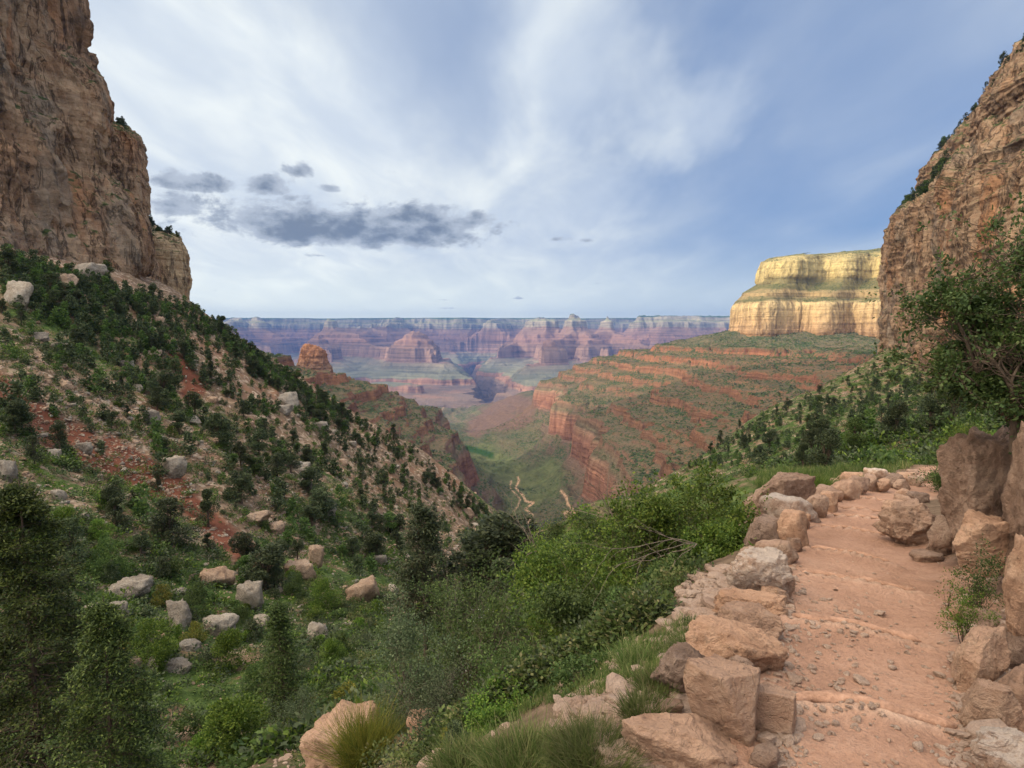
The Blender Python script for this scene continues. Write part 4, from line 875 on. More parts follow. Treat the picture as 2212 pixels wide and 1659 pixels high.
# half-buried timbers holding the treads
BAR_L = ['nearest half-buried step edge across the bottom of the path', 'second half-buried step edge, beside the pitted edging rock', 'third step edge, level with the bleached edging rock', 'fourth step edge, just in front of the dark wedge rock', 'fifth step edge, below the craggy boulder', 'sixth step edge, beside the craggy boulder', 'seventh step edge, just past the craggy boulder', 'farthest step edge before the bend']
def bar_mat():
    m, n = new_mat('dusty_timber'); p = pos(n)
    f = M_(n, 'ADD', M_(n, 'MULTIPLY', NOI(n, p, 9.0, 6.0, .6), .6), M_(n, 'MULTIPLY', NOI(n, p, 50.0, 4.0), .4))
    return finish(m, n, RAMP(n, f, [(.35, (.21, .118, .078)), (.55, (.36, .208, .142)), (.7, (.45, .28, .2))]), .9, (f, .8, .03), .1)
BAR_M = bar_mat()
for k, (a, b) in enumerate(BARP):
    t = np.linspace(.04, .97, 60); ang = np.linspace(0, 2 * math.pi, 15)[:-1]; c = a[None] + (b - a)[None] * t[:, None]; dr = (b - a) / np.linalg.norm(b - a); pr = np.array([-dr[1], dr[0]])
    wob = .03 * n2d(t * 5 + k * 3, t * 0 + k, 77) ; g = np.max([ground_at(c[:, 0] + pr[0] * e_, c[:, 1] + pr[1] * e_) for e_ in (-.10, -.05, 0, .05, .10)], 0); r = .034 * (1 + .12 * n2d(t * 7, t * 0 + k, 78)) * np.minimum(1, np.minimum(t - .02, .99 - t) * 14)
    off = wob[:, None] + (np.cos(ang)[None] * r[:, None] * 1.15)
    B = np.stack([c[:, 0:1] + pr[0] * off, c[:, 1:2] + pr[1] * off, (np.convolve(np.pad(g, 6, mode='edge'), np.ones(13) / 13, 'valid') - .012)[:, None] + np.sin(ang)[None] * r[:, None]], -1)
    B[..., 2] += .003 * vnoise(B[..., 0] * 30, B[..., 1] * 30, B[..., 2] * 30, 5)
    i_ = np.arange(59)[:, None] * 14; j_ = np.arange(14)[None]; Q = np.stack([i_ + j_, i_ + (j_ + 1) % 14, i_ + 14 + (j_ + 1) % 14, i_ + 14 + j_], -1).reshape(-1, 4)
    tag(mesh('step_edge', B, Q, mats=BAR_M), BAR_L[k], 'step', 'half-buried step edges across the path')
FILL2 = [(1500, 1440, 50, 40), (1690, 1290, 26, 30), (1715, 1180, 30, 34), (1735, 1108, 30, 28), (1690, 1160, 30, 30), (1808, 1075, 26, 24), (1838, 1062, 26, 20), (1600, 1340, 40, 30), (1562, 1320, 40, 34), (1660, 1285, 40, 30)]
for k, (u, v, w, h) in enumerate(FILL2): rock_obj('wedge_stone', u, v, w, h, ROCK_WALL, 740 + k, 'small filling stone wedged between the big edging rocks', 'rock', 'filling stones of the path edging')
G_B = 'rocks of the bank on the inner side of the path'
BANK = [
 (1972, 1138, 118, 98, ROCK_WALL, 41, 'craggy boulder jutting into the path where it narrows', dict(lod=ICO6, planes=18, rough=.09)),
 (1930, 1098, 38, 30, ROCK_WALL, 42, 'small rock left of the stack above the craggy boulder', dict()),
 (1955, 1088, 40, 30, ROCK_WALL, 43, 'flat rock stacked behind the craggy boulder', dict()),
 (1982, 1078, 36, 26, ROCK_DARK, 44, 'brown rock at the back of the stack by the bush', dict()),
 (1950, 1068, 30, 20, ROCK_WALL, 45, 'smallest rock of the stack by the bush', dict()),
 (2135, 1075, 190, 260, ROCK_DARK, 46, 'tall leaning brown boulder on the bank below the tree', dict(lod=ICO6, planes=16, rough=.10, tilt=-.15, depth=6.6)),
 (2262, 1090, 210, 360, ROCK_DARK, 47, 'huge upright brown boulder at the right edge under the tree', dict(lod=ICO6, planes=15, rough=.10, depth=5.4)),
 (2120, 1175, 130, 110, ROCK_WALL, 48, 'rounded orange bulge of rock at the foot of the leaning boulder', dict(lod=ICO6, planes=12, depth=5.6)),
 (2045, 1150, 60, 60, ROCK_WALL, 49, 'broken orange rock between the craggy boulder and the leaning boulder', dict(planes=16, rough=.09, depth=7.0)),
 (2235, 1275, 100, 200, ROCK_WALL, 50, 'tall split slab at the right edge beside the green plant', dict(lod=ICO6, planes=9, depth=3.9)),
 (2112, 1438, 112, 138, ROCK_WALL, 51, 'egg-shaped rock on the right side of the path', dict(lod=ICO6, planes=16, rough=.05)),
 (2142, 1535, 100, 112, ROCK_WALL, 52, 'rounded rock with a notch below the egg-shaped one', dict(lod=ICO6, planes=14)),
 (2185, 1640, 150, 110, ROCK_PALE, 53, 'pale rock in the bottom right corner', dict(lod=ICO6, planes=12)),
 (2195, 1410, 86, 80, ROCK_DARK, 54, 'dark rock behind the egg-shaped one at the right edge', dict(planes=13)),
 (2130, 1345, 70, 52, ROCK_WALL, 55, 'low broken rock under the green plant on the bank', dict(planes=15)),
 (2200, 1490, 80, 84, ROCK_WALL, 56, 'rock wedged between the notched rock and the right edge', dict()),
 (2075, 1330, 40, 26, ROCK_WALL, 57, 'small rock where the bank meets the path', dict()),
 (2030, 1190, 50, 34, ROCK_WALL, 58, 'flat ledge rock at the foot of the craggy boulder', dict(flat=.2)),
 (2000, 1205, 60, 22, ROCK_WALL, 59, 'long thin ledge stone lying on the path below the craggy boulder', dict(flat=.3))]
for (u, v, w, h, mt, sd_, lb, kw) in BANK:
    rock_obj('bank_rock', u, v, w, h, mt, sd_, lb, 'rock', G_B, **dict(kw))
rock_obj('outcrop', 740, 1620, 210, 150, ROCK_WALL, 61, 'crumbling gravelly outcrop low in the picture left of the shrubs', 'outcrop', lod=ICO6, planes=14, rough=.06, depth=8.2, stretch_h=1.0)
rock_obj('outcrop', 955, 1580, 130, 90, ROCK_WALL, 62, 'smooth tan outcrop half hidden under the twiggy shrubs', 'outcrop', lod=ICO6, planes=9, rough=.03, depth=7.6)
rock_obj('outcrop', 880, 1625, 80, 50, ROCK_WALL, 63, 'small tan outcrop between the other two outcrops', 'outcrop', planes=12, depth=7.8)
G_S = 'boulders on the opposite hillside'
BOULD = [(468, 1252, 66, 42, 1, 'pale rounded boulder split by a seam above the green hollow'), (280, 1276, 78, 42, 0, 'flat grey boulder beside the left fir'), (392, 1286, 42, 26, 0, 'small squared grey boulder above the pointed one'),
 (538, 1294, 54, 62, 0, 'tall grey boulder right of the pale rounded one'), (384, 1336, 54, 66, 0, 'pointed grey boulder in the green hollow'), (206, 1324, 42, 30, 0, None), (258, 1324, 34, 42, 0, None),
 (476, 1356, 66, 46, 0, 'wide light grey boulder with a rust spot on its top'), (336, 1342, 38, 14, 0, 'thin dark slab lying left of the pointed boulder'), (564, 1344, 34, 26, 0, None), (244, 1380, 34, 50, 0, 'leaning boulder against the left fir'),
 (400, 1398, 58, 20, 0, 'flat-topped stone below the wide light grey boulder'), (292, 1440, 34, 38, 1, None), (328, 1440, 42, 30, 0, None), (380, 1440, 66, 28, 0, 'wide slab right of a pair of boulders low in the hollow'),
 (686, 1368, 46, 38, 0, 'grey boulder left of the grey-green shrub'), (376, 1016, 46, 50, 0, 'large pale boulder poised over the red soil'), (650, 1236, 62, 40, 1, 'long tilted tan slab'), (684, 1208, 32, 50, 1, 'upright tan boulder behind the long tilted slab'),
 (548, 1202, 38, 28, 1, None), (548, 1120, 62, 26, 1, 'flat pinkish ledge stone among rubble'), (592, 1144, 38, 26, 1, None), (700, 1100, 48, 32, 0, 'pale slanting slab on the open green slope'), (648, 1012, 38, 22, 0, 'pale boulder on the middle of the slope'),
 (660, 1048, 24, 26, 0, None), (216, 1032, 14, 14, 1, None), (128, 1072, 26, 26, 0, None), (182, 1120, 20, 22, 0, None), (16, 1020, 34, 46, 0, 'grey boulder at the left edge'),
 (816, 1214, 34, 26, 0, 'rounded pale boulder in line with two small stones'), (784, 1282, 64, 50, 1, 'jagged pale rock with a spike pointing up'), (850, 1274, 22, 18, 0, None), (752, 1350, 22, 10, 0, None),
 (1014, 1110, 20, 24, 1, 'round tan boulder balanced near the skyline'), (1028, 1138, 20, 16, 0, None), (1028, 1158, 22, 26, 1, 'squarish boulder on the lower skyline'), (1004, 1088, 26, 12, 1, None),
 (42, 640, 50, 56, 0, 'huge cracked boulder under the left cliff'), (328, 905, 32, 35, 0, 'upright grey boulder on the scree'), (620, 866, 42, 32, 0, 'big pale boulder near the skyline'), (612, 886, 32, 20, 0, 'dark boulder under the big pale one near the skyline'),
 (691, 923, 30, 22, 0, None), (535, 921, 24, 20, 1, None), (411, 907, 44, 16, 0, 'tilted pair of slabs on the grassy patch'), (88, 729, 32, 20, 0, None), (126, 751, 36, 18, 0, 'flat layered boulder on the upper left slope'),
 (271, 789, 28, 18, 0, None), (330, 767, 30, 18, 1, None), (348, 696, 20, 20, 1, None), (143, 835, 24, 22, 1, None), (297, 839, 24, 16, 0, None), (119, 985, 24, 26, 0, None), (183, 970, 28, 24, 0, None),
 (198, 590, 54, 36, 0, 'pale broken outcrop at the foot of the left cliff'), (140, 610, 54, 34, 1, 'rusty outcrop at the foot of the left cliff'), (458, 865, 22, 14, 1, None), (638, 1008, 34, 20, 0, None), (740, 1000, 22, 16, 1, None), (760, 960, 18, 12, 0, None)]
def zone(u, v):
    sky = np.interp(u, [415, 470, 560, 620, 700, 800, 900, 1000, 1060, 1160], [665, 700, 770, 810, 858, 918, 978, 1052, 1112, 1190])
    if u > 415 and v < sky + 34: z_ = 'on the ' + ('upper' if u < 640 else 'middle' if u < 880 else 'lower') + ' sloping skyline'
    elif v < 760: z_ = 'under the left cliff ' + ('by the picture edge' if u < 150 else 'at its tallest wall' if u < 300 else 'near its outer corner')
    elif screen_band([(-60, 790), (20, 850), (130, 930), (190, 990), (280, 1020), (400, 1080), (500, 1170), (545, 1205)], 60, np.array([[u]]), np.array([[v]]))[0, 0] > .3: z_ = 'beside the ' + ('left' if u < 200 else 'middle' if u < 380 else 'lower right') + ' part of the red streak'
    elif v > 1210: z_ = 'in the green hollow ' + ('near the firs' if u < 330 else 'among the big boulders' if u < 620 else 'towards the twiggy shrubs')
    elif v > 1000: z_ = 'on the slope foot ' + ('left of the red streak' if u < 300 else 'right of the red streak' if u < 600 else 'left of the long tilted slab' if u < 650 else 'above the slender conifer')
    else: z_ = 'on the pale scree ' + ('near the left edge' if u < 200 else 'above the red streak' if u < 420 else 'in mid slope' if u < 640 else 'below the skyline')
    return z_
small_rocks = []
for k in range(7): small_rocks.append(mesh('boulder', *[rock_shape(300 + k, ICO3, 13, .06)[0]], tris=ICO3[1], mats=ROCK_TAN if k % 2 else ROCK_GREY, link=False))
for k, (u, v, w, h, t, lb) in enumerate(BOULD):
    rock_obj('boulder', u, v, w, h, ROCK_TAN if t else ROCK_GREY, 400 + k, lb or ('tan' if t else 'grey') + ' angular boulder ' + zone(u, v), 'boulder', G_S, lod=ICO4, planes=7 + k % 5, rough=.085)
RNG = np.random.RandomState(77)
def put(proto, p, sc, rz, name, label, cat, group, tilt=(0, 0)):
    o = proto.copy(); COL.objects.link(o); o.name = name; o.location = p; o.scale = sc if hasattr(sc, '__len__') else (sc,) * 3; o.rotation_euler = (tilt[0], tilt[1], rz)
    return tag(o, label, cat, group)
cnt = 0
while cnt < 170:
    u = RNG.uniform(0, 1080); v = RNG.uniform(700, 1480)
    q = hit(u, v, 22, 300)
    if q is None: continue
    gx = n2d(q[0] / 18, q[1] / 18, 5)
    if gx < -.35 and RNG.rand() < .8: continue
    px = RNG.gamma(2.2, 2.6) + 6; s = px * q[1] / F / 2
    put(small_rocks[RNG.randint(7)], q + np.array([0, 0, s * .15]), (s * RNG.uniform(.9, 1.5), s, s * RNG.uniform(.5, .95)), RNG.uniform(0, 6.28), 'boulder', ('larger' if px > 15 else 'middling' if px > 10 else 'small') + ' loose stone block ' + zone(u, v), 'boulder', 'small stone blocks on the opposite hillside', (RNG.uniform(-.3, .3), RNG.uniform(-.3, .3)))
    cnt += 1

# stuff: rubble and gravel, as one mesh each
def scatter_mesh(name, pts, scl, protos, mats, label, rs, squash=(.5, 1.0), tiltmax=.4, smooth=False, mat_choice=None):
    Vs, Ts, Ms = [], [], []; off = 0
    for i, (p, s) in enumerate(zip(pts, scl)):
        V, Fc = protos[rs.randint(len(protos))]
        a = rs.uniform(0, 6.28); c_, s_ = math.cos(a), math.sin(a)
        W_ = V * np.array([s * rs.uniform(.8, 1.4), s, s * rs.uniform(*squash)])
        W_ = np.stack([W_[:, 0] * c_ - W_[:, 1] * s_, W_[:, 0] * s_ + W_[:, 1] * c_, W_[:, 2] + tiltmax * rs.uniform(-1, 1) * W_[:, 0]], 1) + p
        Vs.append(W_); Ts.append(Fc + off); off += len(V); Ms.append(np.full(len(Fc), rs.randint(len(mats)) if mat_choice is None else mat_choice(rs)))
    o = mesh(name, np.vstack(Vs), tris=np.vstack(Ts), mats=mats, mi=np.concatenate(Ms), smooth=smooth)
    tag(o, label, kind='stuff'); return o
peb = [rock_shape(500 + k, ICO1, 8, .05, chunk=.9) for k in range(6)]; peb2 = [rock_shape(520 + k, ICO2, 10, .05) for k in range(6)]
pts, scl = [], []
for i in range(15000):
    if RNG.rand() < .45: u = RNG.uniform(-20, 1120); v = RNG.uniform(690, 1640)
    else: u = RNG.uniform(0, 1050); v = 720 + (u / 1050) * 420 + RNG.gamma(2, 90)
    q = hit(u, v, 16, 290)
    if q is None: continue
    if n2d(q[0] / 9, q[1] / 9, 15) + .5 * n2d(q[0] / 30, q[1] / 30, 16) < -.05 and RNG.rand() < .8: continue
    px = RNG.gamma(1.6, 1.6) + 2.2; s = px * q[1] / F / 2
    pts.append(q + [0, 0, s * .2]); scl.append(s)
scatter_mesh('scree', pts, scl, peb, [ROCK_GREY, ROCK_TAN, ROCK_TAN], 'broken rubble strewn over the opposite hillside', RNG)
pts, scl = [], []
def add_near(n_, fu, size):
    k = 0
    while k < n_:
        u, v = fu(); q = hit(u, v, 1.2, 26)
        k += 1
        if q is None: continue
        s = size() ; pts.append(q + [0, 0, s * .25]); scl.append(s)
add_near(220, lambda: (RNG.uniform(1640, 2100), 1080 + 580 * RNG.rand() ** .7), lambda: .003 + RNG.gamma(1.5, .0035))
add_near(110, lambda: (RNG.normal(1830, 60), RNG.normal(1345, 50)), lambda: .006 + RNG.gamma(1.5, .005))
add_near(60, lambda: (RNG.normal(1800, 70), RNG.normal(1500, 40)), lambda: .008 + RNG.gamma(1.5, .006))
add_near(380, lambda: (RNG.normal(1700, 22), RNG.uniform(1180, 1659)), lambda: .006 + RNG.gamma(1.5, .006))
add_near(700, lambda: (RNG.normal(2085, 26), RNG.uniform(1180, 1659)), lambda: .004 + RNG.gamma(1.5, .005))
add_near(900, lambda: (RNG.normal(1545, 35), RNG.uniform(1230, 1400)), lambda: .012 + RNG.gamma(1.8, .012))
add_near(2600, lambda: (RNG.uniform(1200, 1500), RNG.uniform(1380, 1659)), lambda: .006 + RNG.gamma(1.6, .009))
add_near(900, lambda: (RNG.normal(760, 120), RNG.uniform(1500, 1659)), lambda: .012 + RNG.gamma(1.8, .014))
add_near(70, lambda: (RNG.uniform(2090, 2212), RNG.uniform(1180, 1659)), lambda: .015 + RNG.gamma(1.8, .02))
scatter_mesh('gravel', pts, scl, peb2, [GRAVEL], 'loose pebbles and gravel on and beside the path', RNG, squash=(.5, .9))
PEB = [(1805, 1563, 16), (1895, 1525, 13), (1860, 1530, 14), (1830, 1516, 10), (1985, 1615, 22), (1795, 1505, 9), (1750, 1490, 10), (1880, 1510, 10), (1905, 1545, 16), (1850, 1505, 9), (1700, 1598, 14), (1740, 1625, 12), (1920, 1600, 9), (1960, 1410, 11), (1815, 1365, 12), (1860, 1360, 14)]
for k, (u, v, w) in enumerate(PEB):
    rock_obj('loose_stone', u, v, w, w * .8, GRAVEL, 600 + k, 'largest loose stone lying on the path, near its right side at the bottom' if w == 22 else 'fist-sized loose stone lying on the dusty path', 'stone', 'loose stones lying on the path', lod=ICO3)
# ------------------------------------------------------------------ plants
def leaf_mat(name, c0, c1, c2, trans=.35, tip=None):
    m, n = new_mat(name); g = n('ShaderNodeNewGeometry'); oi = n('ShaderNodeObjectInfo')
    col = RAMP(n, g.outputs['Random Per Island'], [(0, c0), (.5, c1), (.95, c2)] + ([(1.0, tip)] if tip else []))
    cl = NOI(n, n('ShaderNodeTexCoord').outputs['Object'], 2.2, 3.0)
    col = MIX(n, 1.0, col, RAMP(n, cl, [(.35, (.72, .75, .7)), (.65, (1.25, 1.2, 1.1))]), 'MULTIPLY')
    col = n('ShaderNodeHueSaturation', {'Hue': M_(n, 'ADD', .485, M_(n, 'MULTIPLY', oi.outputs['Random'], .03)), 'Saturation': 1.0, 'Value': M_(n, 'ADD', .55, M_(n, 'MULTIPLY', oi.outputs['Random'], .5)), 'Color': col}).outputs[0]
    d = n('ShaderNodeBsdfPrincipled', {'Base Color': col, 'Roughness': .6, 'Specular IOR Level': .25})
    t = n('ShaderNodeBsdfTranslucent', {'Color': col})
    x = n('ShaderNodeMixShader', {0: trans, 1: d.outputs[0], 2: t.outputs[0]})
    out = n('ShaderNodeOutputMaterial'); m.node_tree.links.new(x.outputs[0], out.inputs[0]); return m
L_JUN = leaf_mat('juniper_green', (.034, .050, .024), (.062, .084, .038), (.115, .135, .062), .2)
L_BRI = leaf_mat('fresh_green_leaf', (.050, .098, .014), (.105, .178, .024), (.22, .29, .05), .4)
L_MID = leaf_mat('mid_green_leaf', (.045, .085, .022), (.085, .14, .035), (.15, .21, .06), .35)
L_DRK = leaf_mat('dark_oak_leaf', (.030, .052, .014), (.055, .088, .024), (.105, .135, .042), .3)
L_GRY = leaf_mat('grey_green_leaf', (.05, .075, .035), (.088, .118, .055), (.15, .175, .095), .3)
L_YEL = leaf_mat('yellow_green_stem', (.10, .12, .02), (.17, .18, .03), (.30, .24, .05), .3)
L_GRS = leaf_mat('grass_blade', (.09, .14, .035), (.15, .20, .055), (.30, .28, .13), .35)
L_WHT = leaf_mat('white_blossom', (.5, .52, .5), (.65, .66, .65), (.75, .75, .75), .3)
def bark_mat(name, a, b):
    m, n = new_mat(name); p = objc(n)
    return finish(m, n, RAMP(n, NOI(n, p, 6.0, 5.0, .6, sc=(3, 3, 1)), [(.35, a), (.65, b)]), .9, (NOI(n, p, 20.0, 4.0, sc=(2, 2, .6)), .7, .01), .1)
BARK = bark_mat('dark_bark', (.045, .032, .024), (.12, .085, .062)); BARKG = bark_mat('grey_dead_wood', (.09, .07, .055), (.20, .155, .12))

def tubes(segs, sides=4):
    """segs: p0, p1, r0, r1 arrays -> vertices, quads"""
    A = np.array([s[0] for s in segs]); B = np.array([s[1] for s in segs]); ra = np.array([s[2] for s in segs]); rb = np.array([s[3] for s in segs])
    d = B - A; L = np.linalg.norm(d, axis=1, keepdims=True) + 1e-9; d /= L
    h = np.where(np.abs(d[:, 2:3]) < .9, [[0, 0, 1.0]], [[1.0, 0, 0]]); x = np.cross(d, h); x /= np.linalg.norm(x, axis=1, keepdims=True); y = np.cross(d, x)
    th = np.arange(sides) * 2 * math.pi / sides; c = np.cos(th)[None, :, None]; s = np.sin(th)[None, :, None]
    ring = x[:, None] * c + y[:, None] * s
    V = np.stack([A[:, None] + ring * ra[:, None, None], B[:, None] + ring * rb[:, None, None]], 1)   # n,2,s,3
    n = len(segs); base = np.arange(n)[:, None] * 2 * sides; i = np.arange(sides)[None]; j = (i + 1) % sides
    Q = np.stack([base + i, base + j, base + sides + j, base + sides + i], -1).reshape(-1, 4)
    return V.reshape(-1, 3), Q
def leaves(Pn, D, ln, wd, rs, jitter=.8):
    """one folded diamond per leaf"""
    n = len(Pn); d = D + rs.normal(size=(n, 3)) * jitter; d /= np.linalg.norm(d, axis=1, keepdims=True) + 1e-9
    s = np.cross(d, np.array([0, 0, 1.0]) + rs.normal(size=(n, 3)) * .55); s /= np.linalg.norm(s, axis=1, keepdims=True) + 1e-9
    l = (ln * rs.uniform(.6, 1.3, n))[:, None]; w = (wd * rs.uniform(.6, 1.3, n))[:, None]
    V = np.stack([Pn, Pn + d * l * .5 + s * w * .5, Pn + d * l, Pn + d * l * .5 - s * w * .5], 1)
    return V.reshape(-1, 3), np.arange(n * 4).reshape(-1, 4)
def unit(v): return v / (np.linalg.norm(v) + 1e-9)
def skeleton(rs, height, radius, stems, r0, levels=3, kids=5, up=.25, wander=.25, spread=1.0, trunk=False, droop=0.0, shape=None):
    segs, tips = [], []                                  # tips: (position, direction, weight)
    def grow(p, d, L, r, lev):
        ns = 5 if lev < levels else 3; st = L / ns; pts = [p]
        for i in range(ns):
            d = unit(d + rs.normal(size=3) * wander + np.array([0, 0, up * (.5 if lev < levels else .2) - droop]))
            q = p + d * st; ra = r * (1 - .75 * i / ns); rb = r * (1 - .75 * (i + 1) / ns)
            segs.append((p, q, ra, rb)); p = q; pts.append(p)
            if lev >= levels: tips.append((p, d))
            if lev < levels and i >= (1 if lev else 1):
                for k in range(kids if lev else max(2, kids - 1)):
                    if rs.rand() < .55:
                        nd = unit(d * .7 + rs.normal(size=3) * .85 * spread)
                        grow(p, nd, L * rs.uniform(.38, .62), rb * .6, lev + 1)
        if lev >= levels - 1: tips.append((p, d))
    for s in range(stems):
        a = rs.uniform(0, 6.283); t = rs.uniform(.15, 1.0) * spread
        d = unit(np.array([math.cos(a) * t * radius / height, math.sin(a) * t * radius / height, 1.0]))
        grow(np.array([math.cos(a), math.sin(a), 0]) * radius * .08 * rs.rand(), d, height * rs.uniform(.55, .8), r0, 0)
    return segs, tips
def near_plant(name, p, label, cat, seed, height, radius, leafm, n_leaf, ln, wd, stems=7, r0=.02, bark=BARK, levels=2, kids=4, up=.25, wander=.25, squash=None, clump=.05, extra=None, foliage='foliage', wood='branches', group=None, spread=1.0, droop=0.0, yaw=0.0, offset=(0, 0), jitter=.8):
    rs = np.random.RandomState(seed)
    segs, tips = skeleton(rs, height, radius, stems, r0, levels, kids, up, wander, spread, droop=droop)
    T = np.array([t[0] for t in tips]); D = np.array([t[1] for t in tips])
    # keep the crown near the wanted outline
    hh = np.percentile(T[:, 2], 97); rr = np.percentile(np.hypot(T[:, 0], T[:, 1]), 93)
    kz = height / hh; kr = radius / rr; S = np.array([kr, kr, kz])
    sk = np.array([offset[0], offset[1], 0.0])
    def warp(q): return q * S + sk * (q[..., 2:3] * kz / height)
    segs = [(warp(a), warp(b), ra, rb) for a, b, ra, rb in segs]
    T = warp(T)
    wt = np.clip(vnoise(T[:, 0] * 3.2 / radius, T[:, 1] * 3.2 / radius, T[:, 2] * 3.2 / radius, seed) + .28, .02, 1) ** 1.3
    i = rs.choice(len(T), n_leaf, p=wt / wt.sum()); Pn = T[i] + rs.normal(size=(n_leaf, 3)) * clump * .8
    V, Q = leaves(Pn, D[i] * .7 + np.array([0, 0, .25]), ln, wd, rs, jitter)
    root = empty(name, p, label, cat, group, rz=yaw)
    mesh(foliage, V, Q, mats=leafm, parent=root)
    sv, sq = tubes(segs, 4 if len(segs) > 3000 else 5)
    mesh(wood, sv, sq, mats=bark, parent=root)
    if extra:
        mt, k, l2, w2, nm = extra; i = rs.randint(len(T), size=k); ctr = T[rs.randint(len(T), size=5)]
        sel = np.concatenate([np.argsort(np.linalg.norm(T - c, axis=1))[:max(3, len(T) // 60)] for c in ctr]); i = sel[rs.randint(len(sel), size=k)]
        V, Q = leaves(T[i] + rs.normal(size=(k, 3)) * .05, D[i], l2, w2, rs); mesh(nm, V, Q, mats=mt, parent=root)
    return root
def at(u, v, y=None):
    if y is None: return hit(u, v)
    d = pixdir(u, v); x = d[0] * y / d[1]; return np.array([x, y, float(ground_at(x, y)[0])])
def plant_box(name, u0, u1, vt, y, label, cat, seed, leafm, n_leaf, ln, wd, sink=.1, **kw):
    """plant rooted on the ground at depth y, filling photo columns u0..u1 and reaching up to row vt"""
    u = (u0 + u1) / 2; g = at(u, 1100, y); top = P(u, vt, y)[2]; h = max(.25, top - g[2] + sink); r = (u1 - u0) / 2 * y / F
    g[2] -= sink
    return near_plant(name, g, label, cat, seed, h, r, leafm, n_leaf, ln, wd, **kw)
G_SH = 'shrubs below the outer edge of the path'
plant_box('leafy_shrub', 1290, 1640, 1050, 9.6, 'tall bright green leafy shrub beside the big brown boulder', 'shrub', 1, L_BRI, 26000, .052, .034, stems=12, levels=2, kids=5, group=G_SH, clump=.06)
plant_box('leafy_shrub', 1480, 1640, 1150, 8.2, 'bright green bush pressed against the edging rocks left of the dark wedge rock', 'shrub', 2, L_BRI, 14000, .042, .027, stems=9, group=G_SH, clump=.05)
plant_box('leafy_shrub', 1090, 1440, 1180, 8.2, 'large glossy green shrub in the centre of the lower picture', 'shrub', 3, L_BRI, 28000, .048, .032, stems=12, levels=2, kids=5, group=G_SH, clump=.055)
plant_box('leafy_shrub', 1180, 1420, 1300, 6.8, 'dark green leafy shrub under the large glossy one', 'shrub', 4, L_MID, 18000, .038, .025, stems=10, group=G_SH, clump=.05)
plant_box('twiggy_shrub', 870, 1180, 1235, 9.5, 'thin twiggy shrub with pale blossoms left of the large glossy shrub', 'shrub', 5, L_MID, 17000, .040, .023, stems=14, r0=.022, bark=BARKG, group=G_SH, clump=.09, extra=(L_WHT, 260, .03, .022, 'blossoms'))
plant_box('twiggy_shrub', 760, 1010, 1330, 8.4, 'grey green twiggy shrub leaning left above the outcrops', 'shrub', 6, L_GRY, 14000, .036, .020, stems=12, r0=.018, bark=BARKG, group=G_SH, clump=.08)
plant_box('twiggy_shrub', 960, 1230, 1370, 6.9, 'dense low twiggy shrub above the smooth tan outcrop', 'shrub', 7, L_MID, 18000, .030, .018, stems=13, r0=.014, bark=BARKG, group=G_SH, clump=.06)
plant_box('leafy_shrub', 1060, 1250, 1500, 5.6, 'low leafy green plant at the bottom edge left of the wiry tuft', 'shrub', 8, L_BRI, 12000, .030, .020, stems=12, r0=.008, group=G_SH, clump=.04)
plant_box('twiggy_shrub', 560, 700, 1510, 12.5, 'small grey green bush left of the gravelly outcrop', 'shrub', 9, L_GRY, 7000, .032, .016, stems=10, r0=.012, group=G_SH, clump=.06)
plant_box('leafy_shrub', 1400, 1540, 1270, 7.4, 'sprawling green bush between the gravel and the large glossy shrub', 'shrub', 10, L_MID, 11000, .032, .020, stems=12, r0=.01, group=G_SH, clump=.05)
plant_box('leafy_shrub', 1130, 1260, 1165, 12, 'yellow green shrub top rising behind the large glossy shrub', 'shrub', 12, L_BRI, 8000, .04, .026, stems=8, group=G_SH, clump=.07)
plant_box('leafy_shrub', 1340, 1480, 1085, 15, 'darker green bush standing behind the tall bright shrub', 'shrub', 14, L_MID, 8000, .05, .03, stems=8, group=G_SH, clump=.09)
plant_box('leafy_shrub', 1560, 1680, 1105, 14, 'green bush behind the big brown boulder on its left', 'shrub', 15, L_MID, 6000, .045, .026, stems=8, group=G_SH, clump=.09)
plant_box('leafy_shrub', 1180, 1350, 1470, 4.9, 'fresh leafy bush just above the biggest wiry tuft', 'shrub', 16, L_MID, 11000, .026, .017, stems=12, r0=.008, group=G_SH, clump=.035)
plant_box('leafy_shrub', 1000, 1160, 1560, 4.9, 'small leafy bush at the bottom edge in the middle', 'shrub', 17, L_BRI, 8000, .024, .016, stems=12, r0=.006, group=G_SH, clump=.03)
plant_box('leafy_shrub', 1330, 1450, 1375, 6.2, 'low leafy bush left of the gravel and the grass clumps', 'shrub', 18, L_MID, 8000, .028, .018, stems=12, r0=.008, group=G_SH, clump=.035)
plant_box('twiggy_shrub', 860, 1040, 1460, 7.0, 'low grey green shrub over the smooth tan outcrop', 'shrub', 19, L_GRY, 9000, .026, .015, stems=12, r0=.008, bark=BARKG, group=G_SH, clump=.05)
